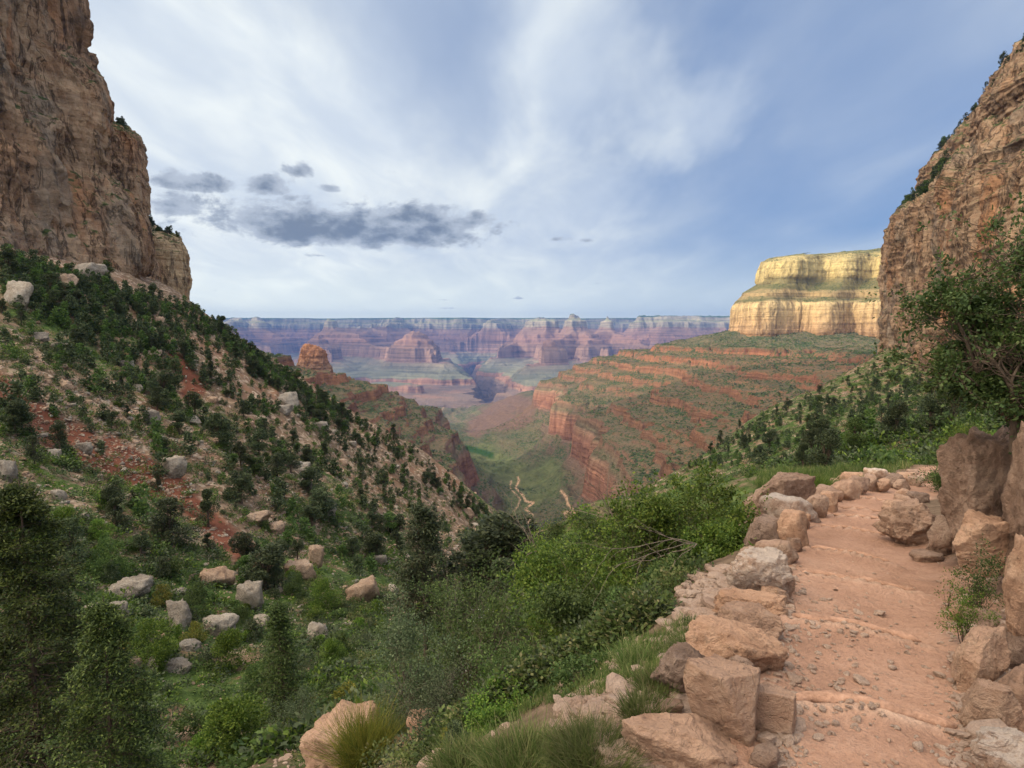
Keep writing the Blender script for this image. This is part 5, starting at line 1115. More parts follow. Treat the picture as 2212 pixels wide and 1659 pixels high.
# dead branch sprawling in front of the shrub
def dead_branch(u, v, y, seed, L, label, direction):
    rs = np.random.RandomState(seed); segs = []
    def g(p, d, l, r, lev):
        n_ = 7
        for i in range(n_):
            d = unit(d + rs.normal(size=3) * .16 + np.array([0, 0, -.06])); q = p + d * l / n_; segs.append((p, q, r * (1 - .8 * i / n_), r * (1 - .8 * (i + 1) / n_))); p = q
            if lev < 2 and i > 0 and rs.rand() < .75: g(p, unit(d + rs.normal(size=3) * .5), l * rs.uniform(.4, .8), r * .5, lev + 1)
    base = P(u, v, y)
    for k in range(5): g(np.zeros(3), unit(np.array(direction) + rs.normal(size=3) * .35), L * rs.uniform(.6, 1.1), .008, 1)
    V, Q = tubes(segs, 5); o = mesh('dead_branch', V, Q, mats=BARKG); o.location = base; tag(o, label, 'branch', 'dead branches among the shrubs')
dead_branch(1505, 1175, 7.6, 3, 1.25, 'sprawling bare grey brown branches hanging over the leafy shrub near the gravel', (-.9, -.2, .05))
dead_branch(1330, 1130, 9.6, 4, 1.0, 'thin bare twigs sticking up left of the tall bright shrub', (-.6, 0, .6))
dead_branch(1160, 1190, 8.9, 5, .9, 'bare twigs reaching left above the large glossy shrub', (-.5, 0, .7))
# wiry tufts, grasses
def tuft(name, u, v, y, w, h, seed, n_, m_, label, cat, group, lean=(0, 0), width=.0045, up=1.0):
    rs = np.random.RandomState(seed); g = at(u, v, y) if y else hit(u, v); y = g[1]; R_ = w * y / F / 2; H_ = h * y / F
    a = rs.uniform(0, 6.283, n_); rr = np.sqrt(rs.rand(n_)); b = np.stack([np.cos(a) * rr * R_ * .55, np.sin(a) * rr * R_ * .55, np.zeros(n_)], 1)
    d = np.stack([np.cos(a) * rr * R_ / H_ * .8 + lean[0], np.sin(a) * rr * R_ / H_ * .8 + lean[1], np.full(n_, up)], 1) + rs.normal(size=(n_, 3)) * .30
    d /= np.linalg.norm(d, axis=1, keepdims=True); L = H_ * rs.uniform(.45, 1.05, n_)[:, None]
    s = np.cross(d, rs.normal(size=(n_, 3))); s /= np.linalg.norm(s, axis=1, keepdims=True); s *= width
    m1 = b + d * L * .5; bend = d * .5 + rs.normal(size=(n_, 3)) * .22 + np.array([0, 0, -.05]); t = m1 + bend * L
    V = np.stack([b - s, b + s, m1 + s * .8, m1 - s * .8, t + s * .2, t - s * .2], 1).reshape(-1, 3)
    k = np.arange(n_)[:, None] * 6; Q = np.concatenate([k + [0, 1, 2, 3], k + [3, 2, 4, 5]])
    o = mesh(name, V, Q, mats=m_); o.location = g; return tag(o, label, cat, group)
G_T = 'wiry tufts and grass clumps near the path'
tuft('wiry_tuft', 1285, 1645, None, 300, 70, 1, 5000, L_GRS, 'big wiry green tuft filling the slope left of the sandy flat slab', 'tuft', G_T, lean=(.05, 0), width=.0018)
tuft('wiry_tuft', 1140, 1680, None, 260, 100, 2, 3000, L_GRS, 'wiry green tuft at the bottom edge left of the biggest tuft', 'tuft', G_T, width=.003)
tuft('wiry_tuft', 1010, 1680, None, 220, 80, 3, 2200, L_GRS, 'low spreading grass at the bottom edge by the tan outcrops', 'tuft', G_T, width=.003)
tuft('wiry_tuft', 1390, 1560, None, 120, 60, 13, 1500, L_GRS, 'small wiry tuft between the biggest tuft and the brown overhanging rock', 'tuft', G_T, width=.003)
tuft('broom_bush', 785, 1580, 7.6, 110, 130, 4, 2600, L_YEL, 'yellow green upright broom-like bush above the gravelly outcrop', 'bush', G_T, width=.004)
tuft('broom_bush', 850, 1570, 8.2, 90, 90, 5, 1600, L_GRS, 'green broom-like bush right of the yellow one', 'bush', G_T, width=.004)
tuft('grass_clump', 1500, 1425, None, 130, 70, 6, 900, L_GRS, 'fresh grass clump behind the long pitted rock', 'grass', G_T, width=.003)
tuft('grass_clump', 1420, 1500, None, 120, 60, 7, 600, L_GRS, 'thin grass clump left of the brown overhanging rock', 'grass', G_T, width=.003)
tuft('grass_clump', 1380, 1450, None, 130, 70, 8, 700, L_GRS, 'thin grass clump between the biggest tuft and the gravel', 'grass', G_T, width=.003)
tuft('broom_bush', 1745, 1048, 15.5, 140, 52, 9, 4200, L_BRI, 'bright green rounded broom bush behind the big brown boulder', 'bush', G_T, width=.007)
tuft('broom_bush', 1800, 1040, 17.5, 110, 34, 10, 2200, L_MID, 'low grassy bush outside the bend of the edging', 'bush', G_T, width=.008)
# plants on the inner bank
plant_box('bank_plant', 2085, 1315 and 2170, 1205, 4.9, 'green leafy plant growing from the bank under the leaning boulder', 'plant', 21, L_MID, 2600, .020, .012, stems=7, r0=.006, clump=.03, levels=2, kids=3)
plant_box('bank_plant', 2055, 2150, 1275, 4.5, 'low sprig with narrow green leaves hanging over the path edge', 'plant', 22, L_BRI, 1600, .022, .008, stems=9, r0=.004, clump=.03, levels=1, kids=3)
plant_box('bank_plant', 2045, 2075, 1240, 5.4, 'tiny green seedling on the bare bank', 'plant', 23, L_BRI, 260, .02, .01, stems=4, r0=.003, clump=.02, levels=1, kids=3)
plant_box('leafy_shrub', 1985, 2110, 995, 15.0, 'green bush at the bend on the inner side of the path', 'shrub', 24, L_MID, 9000, .045, .026, stems=10, r0=.015, clump=.09)
plant_box('leafy_shrub', 2030, 2180, 930, 21.0, 'pale green bush behind the leaning boulder', 'shrub', 25, L_BRI, 9000, .06, .034, stems=10, r0=.02, clump=.12)
# the tree leaning over the right-hand boulders
def lone_tree():
    rs = np.random.RandomState(8); base = P(2196, 905, 6.2); root = empty('leaning_tree', base, 'dark green small-leaved tree leaning left over the boulders at the right edge', 'tree')
    k = 6.2 / F; segs, tips = [], []
    def grow(p, d, L, r, lev):
        ns = 6 if lev < 3 else 4; pts = p
        for i in range(ns):
            d = unit(d + rs.normal(size=3) * (.20 if lev < 2 else .3) + np.array([0, 0, .06])); q = p + d * L / ns
            segs.append((p, q, r * (1 - .7 * i / ns), r * (1 - .7 * (i + 1) / ns))); p = q
            if lev >= 2: tips.append((p, d))
            if lev < 3 and i >= 1:
                for c in range(3 if lev < 2 else 2):
                    if rs.rand() < .62: grow(p, unit(d * .8 + rs.normal(size=3) * .7), L * rs.uniform(.35, .6), r * (1 - .7 * i / ns) * .55, lev + 1)
        tips.append((p, d))
    targ = [(2060, 540, .4), (2100, 590, -.3), (2120, 640, .5), (2160, 500, .2), (2190, 570, -.4), (2225, 480, .3), (2260, 610, -.2), (2060, 720, .1), (2080, 790, -.5), (2060, 800, .5), (2090, 840, .0), (2140, 770, .6), (2210, 710, -.6), (2310, 580, 0), (2330, 760, .2), (2130, 710, -.4), (2170, 650, .1)]
    for (u, v, dy) in targ:
        t = np.array([(u - 2196) * k, dy, (905 - v) * k]); L = np.linalg.norm(t); j = np.array([rs.normal() * .05, rs.normal() * .05, 0])
        d = unit(t + np.array([0, 0, -.12 * L]))
        grow(j, d, L * .80, .032 if L > 1 else .022, 1)
    segs.append((np.array([.05, 0, -.35]), np.array([0, 0, .05]), .09, .06))
    T = np.array([t[0] for t in tips]); D = np.array([t[1] for t in tips]); N_ = 36000
    wt = np.clip(vnoise(T[:, 0] * 3.5, T[:, 1] * 3.5, T[:, 2] * 3.5, 5) + .22, .01, 1) ** 1.4
    i = rs.choice(len(T), N_, p=wt / wt.sum()); V, Q = leaves(T[i] + rs.normal(size=(N_, 3)) * .035, D[i], .046, .030, rs)
    mesh('crown', V, Q, mats=L_DRK, parent=root); sv, sq = tubes(segs, 5); mesh('trunk', sv, sq, mats=BARK, parent=root)
    segs = []
    def tw(p, d, L, r, lev):
        for i in range(5):
            nonlocal_d = unit(d + rs.normal(size=3) * .2 + np.array([0, 0, -.1])); q = p + nonlocal_d * L / 5; segs.append((p, q, r * (1 - i / 6), r * (1 - (i + 1) / 6))); p = q
            if lev < 2 and rs.rand() < .8: tw(p, unit(nonlocal_d + rs.normal(size=3) * .5), L * .55, r * .6, lev + 1)
    for (u, v) in [(2165, 600), (2130, 640), (2175, 690)]: tw(np.array([(u - 2196) * k, -.45, (905 - v) * k]), unit(np.array([.3, -.2, -1])), .5, .006, 0)
    sv, sq = tubes(segs, 4); mesh('dead_twigs', sv, sq, mats=BARKG, parent=root)
lone_tree()
# conifers
def conifer(name, p, H_, R_, seed, leafm, n_leaf, ln, wd, label, cat='tree', top=1.0, whorls=26, group=None, bare=.12, droop=-.12, clump=.05, bark=BARK, r0=None):
    rs = np.random.RandomState(seed); segs, T, D = [], [], []; r0 = r0 or H_ * .016
    lean = rs.normal(size=2) * .015
    ctr = lambda t: np.array([lean[0] * t * H_, lean[1] * t * H_, t * H_])
    for i in range(10): segs.append((ctr(i / 10), ctr((i + 1) / 10), r0 * (1 - .9 * i / 10), r0 * (1 - .9 * (i + 1) / 10)))
    for w_ in range(whorls):
        t = bare + (1 - bare) * (w_ + rs.uniform(-.3, .3)) / whorls; t = min(max(t, .02), .99); b = ctr(t)
        for k in range(rs.randint(4, 7)):
            a = rs.uniform(0, 6.283); L = R_ * (1 - t) ** .75 * rs.uniform(.55, 1.15) * (1 if t > bare + .12 else .75) + .05 * R_
            d = np.array([math.cos(a), math.sin(a), rs.uniform(-.05, .35)]); p_ = b.copy(); n_ = 6
            for i in range(n_):
                d = unit(d + rs.normal(size=3) * .10 + np.array([0, 0, droop * (1 - i / n_)])); q = p_ + d * L / n_
                segs.append((p_, q, r0 * .22 * (1 - .8 * i / n_) * (1.2 - t), r0 * .22 * (1 - .8 * (i + 1) / n_) * (1.2 - t)))
                p_ = q
                if i >= 1:
                    T.append(p_); D.append(d)
                    for s_ in (-1, 1):
                        sd_ = unit(d * .6 + s_ * np.cross(d, [0, 0, 1]) * .8 + rs.normal(size=3) * .2); sl = L * .30 * (1 - .5 * i / n_)
                        q2 = p_ + sd_ * sl; segs.append((p_, q2, r0 * .07, r0 * .03))
                        for f in (.35, .7, 1.0): T.append(p_ + sd_ * sl * f + np.array([0, 0, -.05 * sl])); D.append(sd_)
    T = np.array(T); D = np.array(D); i = rs.randint(len(T), size=n_leaf)
    V, Q = leaves(T[i] + rs.normal(size=(n_leaf, 3)) * clump * np.array([1, 1, .6]), D[i], ln, wd, rs, .6)
    root = empty(name, p, label, cat, group); mesh('crown', V, Q, mats=leafm, parent=root)
    sv, sq = tubes(segs, 4); mesh('trunk', sv, sq, mats=bark, parent=root); return root
L_FIR = leaf_mat('fir_needles', (.028, .050, .014), (.062, .095, .024), (.16, .21, .045), .3)
def con_box(name, u, vt, y, w, seed, leafm, n_leaf, ln, wd, label, **kw):
    g = at(u, 1200, y); H_ = P(u, vt, y)[2] - g[2] + .2; g[2] -= .2
    return conifer(name, g, H_, w * y / F / 2, seed, leafm, n_leaf, ln, wd, label, **kw)
con_box('fir_tree', 60, 1035, 12.5, 470, 31, L_FIR, 60000, .085, .034, 'large dark fir with fresh green tips filling the lower left corner', clump=.09, whorls=34)
con_box('fir_tree', 215, 1290, 10.5, 300, 32, L_FIR, 32000, .07, .028, 'smaller fir in front of the large one at the bottom left', clump=.08, whorls=22)
con_box('slender_conifer', 918, 1085, 21, 230, 33, L_JUN, 13000, .13, .045, 'slender open-crowned conifer left of the twiggy shrubs', bare=.35, clump=.14, droop=-.03)
con_box('slender_conifer', 1020, 1150, 24, 150, 34, L_JUN, 7000, .14, .05, 'shorter conifer right of the slender open one', bare=.2, clump=.14)
con_box('small_tree', 605, 1300, 26, 130, 35, L_MID, 9000, .13, .06, 'small green tree left of the grey green twiggy shrub', bare=.15, clump=.16)

# ---- hillside trees and bushes: a few shapes each, copied
def crown_proto(name, seed, H_, R_, leafm, n_leaf, ln, wd, conic=.5, lobes=11, trunk=True):
    rs = np.random.RandomState(seed); C_, Rr = [], []
    for k in range(lobes):
        t = rs.uniform(.12, .95); w_ = R_ * ((1 - t) ** conic) * .75; a = rs.uniform(0, 6.28); q = math.sqrt(rs.rand())
        C_.append([math.cos(a) * w_ * q, math.sin(a) * w_ * q, t * H_]); Rr.append(R_ * rs.uniform(.24, .46) * (1.15 - .5 * t))
    C_ = np.array(C_); Rr = np.array(Rr); i = rs.randint(lobes, size=n_leaf); d = rs.normal(size=(n_leaf, 3)); d /= np.linalg.norm(d, axis=1, keepdims=True)
    Pn = C_[i] + d * (Rr[i] * rs.uniform(.45, 1.08, n_leaf) ** .6)[:, None]; Pn[:, 2] = np.abs(Pn[:, 2])
    V, Q = leaves(Pn, d + [0, 0, .5], ln, wd, rs, .7); MI = np.zeros(len(Q), int); VV, QQ = [V], [Q]
    if trunk:
        segs = [((0, 0, -.3), (0, 0, H_ * .25), .13, .11), ((0, 0, H_ * .25), tuple(C_[0] * [.4, .4, 1]), .11, .04)] + [((0, 0, H_ * rs.uniform(.15, .4)), tuple(c), .06, .02) for c in C_]
        segs = [(np.array(a), np.array(b), r1, r2) for a, b, r1, r2 in segs]; sv, sq = tubes(segs, 4)
    else: sv = sq = None
    return V, Q, sv, sq
JP = [crown_proto('j', 50 + k, 4.2, 1.55, L_JUN, 5200, .15, .08, conic=[.4, .7, .3, .9, .5][k], lobes=[12, 10, 14, 9, 13][k]) for k in range(5)]
BP = [crown_proto('b', 70 + k, 1.3, .95, L_MID, 1300, .13, .07, conic=.5, lobes=8, trunk=False) for k in range(4)]
jm = [(mesh('crown', a[0], a[1], mats=L_JUN, link=False), mesh('trunk', a[2], a[3], mats=BARK, link=False)) for a in JP]
def whole(a, leafm, name):
    V = np.vstack([a[0], a[2]]) if a[2] is not None else a[0]; Q = np.vstack([a[1], a[3] + len(a[0])]) if a[2] is not None else a[1]
    mi = np.zeros(len(Q), int)
    if a[2] is not None: mi[len(a[1]):] = 1
    return mesh(name, V, Q, mats=[leafm, BARK] if a[2] is not None else [leafm], mi=mi, link=False)
jw = [whole(a, m_, 'juniper_tree') for a, m_ in zip(JP, [L_JUN, L_JUN, L_MID, L_JUN, L_JUN])]
BF = [crown_proto('b', 170 + k, 1.4, .95, L_MID, 7000, .055, .034, conic=.5, lobes=13, trunk=False) for k in range(2)]
LOWB = {'mid_fine': [whole(a, L_MID, 'hillside_bush') for a in BF], 'bri_fine': [whole(a, L_BRI, 'hillside_bush') for a in BF], 'yel_fine': [whole(a, L_YEL, 'hillside_bush') for a in BF], 'mid': [whole(a, L_MID, 'hillside_bush') for a in BP], 'bri': [whole(a, L_BRI, 'hillside_bush') for a in BP], 'gry': [whole(a, L_GRY, 'hillside_bush') for a in BP], 'yel': [whole(a, L_YEL, 'hillside_bush') for a in BP[:2]], 'jun': [whole(a, L_JUN, 'hillside_bush') for a in BP]}
RT = np.random.RandomState(5)
TREES = []
def juniper(u, vb, hpx, wk, label, group, split=False, y=None):
    q = hit(u, vb) if y is None else at(u, vb, y)
    if q is None: return False
    s = hpx * q[1] / F / 4.2; k = RT.randint(5); sc = (s * wk, s * wk, s)
    if split:
        r = empty('juniper_tree', q, label, 'tree', group, rz=RT.uniform(0, 6.28)); r.scale = sc
        for pr in jm[k]: c = pr.copy(); COL.objects.link(c); c.parent = r
    else: put(jw[k], q, sc, RT.uniform(0, 6.28), 'juniper_tree', label, 'tree', group)
    TREES.append((q[0], q[1])); return True
G_J = 'junipers and pinyons on the opposite hillside'; G_J2 = 'trees on the right-hand hillside'
LIST = [(482, 728, 46, 1.1, 'tallest juniper on the left skyline just below the cliff corner'), (476, 966, 80, 1.5, 'widest dark juniper in the middle of the opposite hillside'), (378, 842, 66, 1.1, 'upright dark juniper beside a patch of red earth'),
 (455, 818, 50, .8, 'narrow juniper standing alone on pale scree'), (330, 866, 52, 1.0, None), (358, 990, 48, 1.1, 'round-headed juniper just above the large pale boulder'), (242, 926, 44, .9, None), (262, 846, 36, 1.0, None), (75, 1006, 66, 1.0, 'dark juniper standing on the red earth at the left'),
 (130, 978, 70, 1.0, 'tall juniper right of the dark one on red earth'), (33, 936, 76, 1.2, 'bushy juniper near the left edge'), (287, 588, 44, 1.2, 'rounded tree on the shelf at the base of the left cliff'), (235, 600, 36, 1.2, None), (20, 600, 60, 1.3, 'dark tree against the base of the left cliff at the picture edge'),
 (110, 640, 46, 1.2, None), (170, 670, 44, 1.1, None), (250, 690, 46, 1.2, None), (330, 650, 40, 1.2, None), (560, 990, 60, 1.3, None), (600, 1000, 50, 1.2, None), (700, 1000, 46, 1.2, None), (290, 1100, 44, 1.2, 'rounded dark bush on the red streak'),
 (450, 1190, 40, 1.4, None), (780, 1040, 54, 1.0, None), (830, 1060, 46, 1.2, None), (520, 1010, 60, 1.2, None), (640, 840, 40, 1.2, None), (700, 880, 40, 1.1, None), (850, 950, 36, 1.1, None), (740, 905, 36, 1.0, None)]
for (u, v, h, k, lb) in LIST: juniper(u, v, h, k, lb or 'thick dark juniper ' + zone(u, v), G_J, split=h >= 44)
cnt = 0; tries = 0
while cnt < 150 and tries < 5000:
    tries += 1; r = RT.rand()
    if r < .30: u = RT.uniform(425, 1130); v = np.interp(u, [415, 470, 560, 620, 700, 800, 900, 1000, 1060, 1160], [690, 735, 800, 845, 895, 955, 1012, 1085, 1140, 1215]) + RT.uniform(-6, 24)
    elif r < .5: u = RT.uniform(0, 440); v = 600 + 90 * (u / 440) + RT.uniform(0, 120)
    elif r < .8: u = RT.uniform(250, 1100); v = 760 + (u - 250) * .5 + RT.uniform(0, 190)
    else: u = RT.uniform(0, 900); v = RT.uniform(850, 1280)
    q = hit(u, v, 28, 330)
    if q is None or u > 1180: continue
    if screen_band([(100, 800), (300, 930), (500, 1050)], 45, np.array([[u]]), np.array([[v]]))[0, 0] > .4 and RT.rand() < .75: continue
    H_ = RT.uniform(1.8, 4.8); px = H_ * F / q[1]
    if juniper(u, v, px, RT.uniform(1.0, 1.9), ('tall' if px > 36 else 'middling' if px > 22 else 'small') + ' dark juniper ' + zone(u, v), G_J, split=px > 50): cnt += 1
cnt = 0; tries = 0
juniper(1782, 1012, 112, 1.15, 'dark open juniper standing just beyond the bend of the path', G_J2, split=True, y=34)
juniper(1735, 1010, 70, 1.2, 'smaller juniper left of the dark open one beyond the bend', G_J2, split=True, y=42)
juniper(1515, 1080, 60, 1.3, 'dark tree rising behind the tall bright green shrub', G_J2, split=True, y=48)
juniper(2100, 850, 110, .9, None or 'tall dark conifer beside the trunk of the leaning tree', G_J2, split=True, y=75)
while cnt < 58 and tries < 3000:
    tries += 1; u = RT.uniform(1440, 2212); v = np.interp(u, [1380, 1523, 1591, 1671, 1799, 1900], [1080, 978, 925, 885, 815, 770]) + RT.gamma(1.5, 55) - 6
    q = hit(u, v, 45, 560)
    if q is None or v > 1000: continue
    H_ = RT.uniform(3, 7) if q[1] > 120 else RT.uniform(2.5, 4)
    if juniper(u, v, H_ * F / q[1], RT.uniform(.8, 1.4), ('tall' if H_ > 5 else 'small') + ' dark evergreen ' + ('just beyond the wall rocks' if v > 930 else 'under the right cliff' if u > 1850 else 'on the hillside skyline' if v < np.interp(u, [1380, 1523, 1591, 1671, 1799, 1900], [1085, 985, 930, 890, 820, 775]) + 22 else 'in the middle of the right-hand hillside'), G_J2): cnt += 1
G_HB = 'low bushes on the opposite hillside'
def bush(u, v, wpx, kind, label, group, name='hillside_bush', y=None):
    q = hit(u, v) if y is None else at(u, v, y)
    if q is None: return False
    s = wpx * q[1] / F / 1.9; pr = LOWB[kind][RT.randint(len(LOWB[kind]))]
    put(pr, q, (s, s, s * RT.uniform(.7, 1.1)), RT.uniform(0, 6.28), name, label, 'bush', group); return True
for (u, v, w, kd, lb) in [(300, 1100, 50, 'mid', 'grey green bush on the edge of the red streak'), (140, 1160, 90, 'bri', 'bright green bush below the left end of the red streak'), (215, 1165, 80, 'bri', 'bright green bush right of another above the left fir'), (230, 1250, 110, 'mid', 'wide green bush above the flat grey boulder'),
     (330, 1440, 150, 'bri', 'large bright green bush below the pointed boulder'), (420, 1330, 100, 'mid', 'green bush between the pointed and the wide boulder'), (300, 1400, 70, 'mid', 'green bush in front of the leaning boulder'), (500, 1450, 120, 'bri', 'fresh green bush right of the wide slab'), (520, 1640, 240, 'bri', 'very large bright green bush at the bottom between fir and outcrop'),
     (470, 1620, 130, 'mid', 'green bush at the bottom right of the firs'), (700, 1320, 90, 'bri', 'bright bush above the grey-green shrub'), (640, 1290, 70, 'mid', 'round green bush left of the spiked rock'), (350, 1310, 60, 'yel', 'yellowish bush beside the tall grey boulder'), (420, 1390, 60, 'yel', 'yellow green bush clinging to the pointed boulder'), (440, 1310, 70, 'mid', None), (520, 1360, 80, 'mid', None), (600, 1440, 90, 'mid', None), (720, 1440, 90, 'bri', None), (560, 1500, 110, 'mid', None)]:
    bush(u, v, w, kd + '_fine', lb or 'leafy ' + {'mid': 'dull green', 'bri': 'bright green', 'yel': 'yellowish'}[kd] + ' bush ' + zone(u, v), G_HB)
cnt = 0; tries = 0
while cnt < 235 and tries < 4000:
    tries += 1; u = RT.uniform(0, 1150); v = RT.uniform(700, 1640)
    q = hit(u, v, 24, 300)
    if q is None: continue
    if red[np.abs(Y1 - q[1]).argmin(), np.abs(A1 - q[0] / q[1]).argmin()] > .3 and RT.rand() < .9: continue
    dn = n2d(q[0] / 14, q[1] / 14, 25)
    if dn < -.1 and RT.rand() < .6: continue
    kd = RT.choice(['mid', 'bri', 'gry', 'yel', 'jun'], p=[.36, .22, .14, .06, .22]) if v > 1100 else RT.choice(['mid', 'bri', 'gry', 'jun'], p=[.3, .07, .23, .4])
    s = RT.uniform(.9, 2.3)
    if bush(u, v, s * F / q[1], kd, {'mid': 'green', 'bri': 'bright green', 'gry': 'grey green', 'yel': 'yellowish', 'jun': 'dark green'}[kd] + (' low bush ' if s < 1.5 else ' broad bush ') + zone(u, v), G_HB): cnt += 1

# stuff: scrub too plentiful to count
def lump_mesh(name, pts, scl, mats, label, rs, protos, hk=(.7, 1.1)):
    pts = np.asarray(pts); scl = np.asarray(scl); V0 = np.stack([p[0] for p in protos]); Fc = protos[0][1]; n_ = len(pts)
    k = rs.randint(len(protos), size=n_); a = rs.uniform(0, 6.28, n_); c_, s_ = np.cos(a)[:, None], np.sin(a)[:, None]
    V = V0[k] * scl[:, None, None]; V[..., 2] *= rs.uniform(*hk, n_)[:, None]
    V = np.stack([V[..., 0] * c_ - V[..., 1] * s_, V[..., 0] * s_ + V[..., 1] * c_, V[..., 2]], -1) + pts[:, None]
    T = (Fc[None] + np.arange(n_)[:, None, None] * V0.shape[1]).reshape(-1, Fc.shape[1])
    mi = np.repeat(rs.choice(len(mats), size=n_, p=[1 / len(mats)] * len(mats)), len(Fc))
    o = mesh(name, V.reshape(-1, 3), quads=T if Fc.shape[1] == 4 else None, tris=T if Fc.shape[1] == 3 else None, mats=mats, mi=mi, smooth=False)
    return tag(o, label, kind='stuff')
def tiny_bush(seed, n_leaf=34):
    rs = np.random.RandomState(seed); d = rs.normal(size=(n_leaf, 3)); d /= np.linalg.norm(d, axis=1, keepdims=True); d[:, 2] = np.abs(d[:, 2])
    return leaves(d * rs.uniform(.35, .8, n_leaf)[:, None], d, .75, .5, rs, .8)
TB = [tiny_bush(k) for k in range(6)]; TB2 = [tiny_bush(20 + k, 14) for k in range(6)]
def fine_bush(seed, n_leaf=170):
    rs = np.random.RandomState(seed); d = rs.normal(size=(n_leaf, 3)); d /= np.linalg.norm(d, axis=1, keepdims=True); d[:, 2] = np.abs(d[:, 2])
    return leaves(d * rs.uniform(.3, 1.0, n_leaf)[:, None], d, .30, .17, rs, .8)
TB4 = [fine_bush(90 + k, 80) for k in range(6)]
TB5 = []
def finer_bush(seed, n_leaf=280):
    rs = np.random.RandomState(seed); d = rs.normal(size=(n_leaf, 3)); d /= np.linalg.norm(d, axis=1, keepdims=True); d[:, 2] = np.abs(d[:, 2])
    return leaves(d * rs.uniform(.3, 1.1, n_leaf)[:, None], d, .17, .10, rs, .8)
TB5 = [finer_bush(60 + k) for k in range(6)]
TB3 = [fine_bush(60 + k) for k in range(6)]
pts, scl = [], []
for i in range(14000):
    r = RT.rand()
    if r < .6: u = RT.uniform(0, 1150); v = RT.uniform(640, 1659)
    else: u = RT.uniform(0, 1100); v = 760 + u * .38 + RT.uniform(-60, 200)
    q = hit(u, v, 12, 300)
    if q is None: continue
    if red[np.abs(Y1 - q[1]).argmin(), np.abs(A1 - q[0] / q[1]).argmin()] > .3 and RT.rand() < .9: continue
    if n2d(q[0] / 11, q[1] / 11, 35) + .5 * n2d(q[0] / 4, q[1] / 4, 36) < 0 and RT.rand() < .7: continue
    pts.append(q); scl.append(RT.uniform(.22, 1.0) * (.6 + .4 * min(1, q[1] / 60)))
lump_mesh('ground_scrub', pts, scl, [L_MID, L_JUN, L_GRY, L_BRI, L_MID], 'low green scrub growing between the stones of the opposite hillside', RT, TB4)
pts, scl = [], []
for i in range(11000):
    u = RT.uniform(1250, 2212); v = RT.uniform(750, 1130); q = hit(u, v, 22, 620)
    if q is None or (q[1] < 26 and q[0] > 3): continue
    if n2d(q[0] / 13, q[1] / 13, 37) < -.3 and RT.rand() < .85: continue
    pts.append(q); scl.append(RT.uniform(.3, 1.0) ** 1.5 * (1.0 + q[1] / 500))
lump_mesh('hillside_scrub', pts, scl, [L_MID, L_JUN, L_MID, L_BRI, L_JUN], 'dense green scrub covering the right-hand hillside', RT, TB4)
# more trees of the hillsides, too many to count
def lite(seed, n_leaf=300):
    V, Q, _a, _b = crown_proto('t', seed, 4.2, 1.6, L_JUN, n_leaf, .55, .30, trunk=False); return V, Q
TL = [lite(80 + k) for k in range(5)]
pts, scl = [], []
for i in range(3400):
    rr_ = RT.rand()
    if rr_ < .22: u = RT.uniform(410, 1150); v = np.interp(u, [415, 470, 560, 620, 700, 800, 900, 1000, 1060, 1160], [668, 702, 772, 812, 860, 920, 980, 1054, 1114, 1192]) + RT.gamma(1.3, 14)
    elif rr_ < .36: u = RT.uniform(0, 410); v = 548 + u * .27 + RT.gamma(1.5, 34)
    elif rr_ < .62: u = RT.uniform(0, 1120); v = 690 + max(0, u - 380) * .62 + RT.gamma(1.6, 75) - 30
    else: u = RT.uniform(1420, 2212); v = np.interp(u, [1380, 1523, 1591, 1671, 1799, 1900], [1085, 985, 930, 890, 820, 775]) + RT.gamma(1.6, 60)
    if v > 1250 or (u > 1250 and v > 1010): continue
    q = hit(u, v, 60, 560)
    if q is None or n2d(q[0] / 22, q[1] / 22, 47) < -.1 and RT.rand() < .75: continue
    pts.append(q - [0, 0, .3]); scl.append(RT.uniform(.4, .95))
lump_mesh('evergreen_cover', pts, scl, [L_JUN, L_JUN, L_MID], 'uncounted small evergreens thickening both hillsides', RT, TL)
def ledge_cover(G, rows, cols, n_, s0, s1, label, name='ledge_trees'):
    pts, scl = [], []
    for k in range(n_):
        r = RT.randint(*rows); c = RT.randint(*cols); pts.append(G[r, c] + np.array([0, 0, -.5])); scl.append(RT.uniform(s0, s1))
    lump_mesh(name, pts, scl, [L_JUN, L_JUN, L_MID], label, RT, TL)
def grass_proto(seed, n_=46):
    rs = np.random.RandomState(seed); b = rs.normal(size=(n_, 3)) * [.35, .35, 0]; d = rs.normal(size=(n_, 3)) * .38 + [0, 0, 1]; d /= np.linalg.norm(d, axis=1, keepdims=True)
    s = np.cross(d, rs.normal(size=(n_, 3))); s /= np.linalg.norm(s, axis=1, keepdims=True); s *= .016; L = rs.uniform(.4, 1.1, n_)[:, None]
    V = np.stack([b - s, b + s, b + d * L * .6 + s * .8, b + d * L * .6 + rs.normal(size=(n_, 3)) * .05 + d * L * .5], 1).reshape(-1, 3); return V, np.arange(n_ * 4).reshape(-1, 4)
GP = [grass_proto(k) for k in range(6)]
pts, scl = [], []
for i in range(4200):
    u = RT.uniform(900, 1560); v = RT.uniform(1300, 1659); q = hit(u, v, 1.5, 14)
    if q is None: continue
    sd_, s_, w_ = path_coords(q[0:1], q[1:2])
    if sd_[0] > -w_[0] - .55 or n2d(q[0] * 1.3, q[1] * 1.3, 57) < -.15: continue
    pts.append(q); scl.append(RT.uniform(.035, .11))
for i in range(2600):
    q = hit(RT.uniform(1640, 2080), RT.uniform(975, 1056), 13, 70)
    if q is None: continue
    sd_, s_, w_ = path_coords(q[0:1], q[1:2])
    if abs(sd_[0]) < w_[0] + .6: continue
    pts.append(q); scl.append(RT.uniform(.12, .38))
lump_mesh('grass', pts, scl, [L_GRS, L_GRS, L_MID], 'thin grass on the banks outside the path edging', RT, GP)
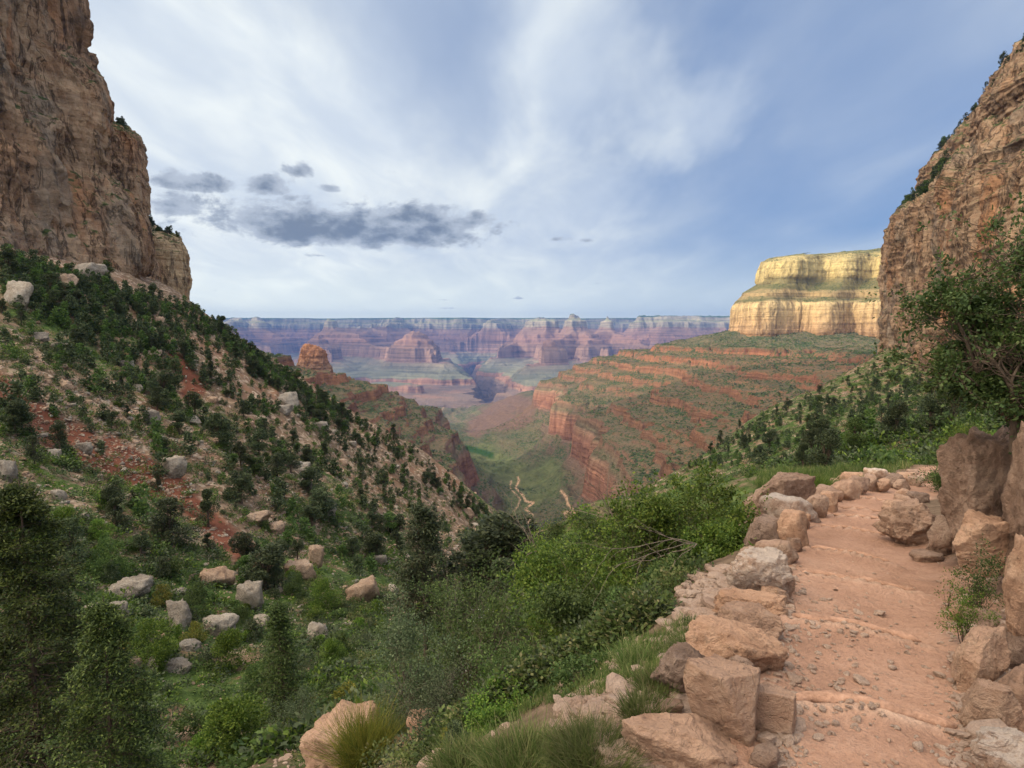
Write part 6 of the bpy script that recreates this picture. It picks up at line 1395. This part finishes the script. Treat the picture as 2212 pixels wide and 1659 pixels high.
ledge_cover(RW1, (205, 285), (40, 330), 420, .9, 2.1, 'thick dark growth along the broad ledge of the right-hand cliff')
ledge_cover(RW2, (128, 175), (60, 380), 170, .7, 1.6, 'dark trees lining the top of the right-hand cliff')
ledge_cover(LW3, (130, 198), (50, 210), 90, .3, .9, 'dark growth on the lowest ledge of the left cliff')
# slope between path shrubs and hollow
pts, scl = [], []
for i in range(2600):
    u = RT.uniform(650, 1520); v = RT.uniform(1120, 1659); q = hit(u, v, 5.5, 60)
    if q is None: continue
    sd_, s_, w_ = path_coords(q[0:1], q[1:2])
    if sd_[0] > -w_[0] - 1.0: continue
    pts.append(q); scl.append(RT.uniform(.06, .26) * (1 + q[1] / 20))
lump_mesh('slope_scrub', pts, scl, [L_MID, L_GRY, L_GRS, L_MID], 'low green scrub on the slope under the path', RT, TB5)
# scrub of the middle distance, dotted over the benches
gz = np.gradient(Z2, axis=0) / np.gradient(Y2g, axis=0); ga = np.gradient(Z2, axis=1) / np.gradient(X2g, axis=1); slope2 = np.hypot(gz, ga)
ok = (slope2 < .9) & (Y2g < 3000) & (U2 > -50) & (U2 < 2260) & (Z2 > -620)
ii = np.flatnonzero(ok.ravel()); dens = (Y2g.ravel()[ii] ** 1.0) * np.clip(.7 + 1.2 * n2d(X2g.ravel()[ii] / 110, Y2g.ravel()[ii] / 110, 39) + .8 * (Z2.ravel()[ii] > -60), .04, 3)
ii = RT.choice(ii, 42000, p=dens / dens.sum())
pts = np.stack([X2g.ravel()[ii] + RT.uniform(-2, 2, len(ii)), Y2g.ravel()[ii] + RT.uniform(-3, 3, len(ii)), Z2.ravel()[ii] + .3], 1)
lump_mesh('distant_scrub', pts, RT.uniform(1.5, 3.9, len(ii)), [L_JUN, L_JUN, L_MID], 'dots of dark scrub over the red ledges and benches', RT, TB2)
# trees along the cliff edges
def edge_trees(G, rows, cols, n_, group, label, hm=(3, 6)):
    for k in range(n_):
        r = RT.randint(*rows); c = RT.randint(*cols); q = G[r, c] + np.array([0, 0, -.4]); s = RT.uniform(*hm) / 4.2
        put(jw[RT.randint(5)], q, (s * 1.15, s * 1.15, s), RT.uniform(0, 6.28), 'juniper_tree', label, 'tree', group)
edge_trees(LW3, (125, 190), (60, 200), 20, 'trees on the left cliff ledges', 'small dark tree rooted on the lowest ledge of the left cliff', (2, 4.5))
edge_trees(LW2, (205, 240), (60, 220), 5, 'trees on the left cliff top tiers', 'small dark tree on the rounded top of the second cliff tier', (2.5, 5))
edge_trees(RW1, (215, 285), (60, 300), 28, 'trees on the right cliff ledge', 'small dark tree on the broad ledge of the right-hand cliff', (4, 8))
edge_trees(RW2, (130, 165), (70, 330), 22, 'trees on the right cliff top', 'small dark tree on the top edge of the right-hand cliff', (4, 9))
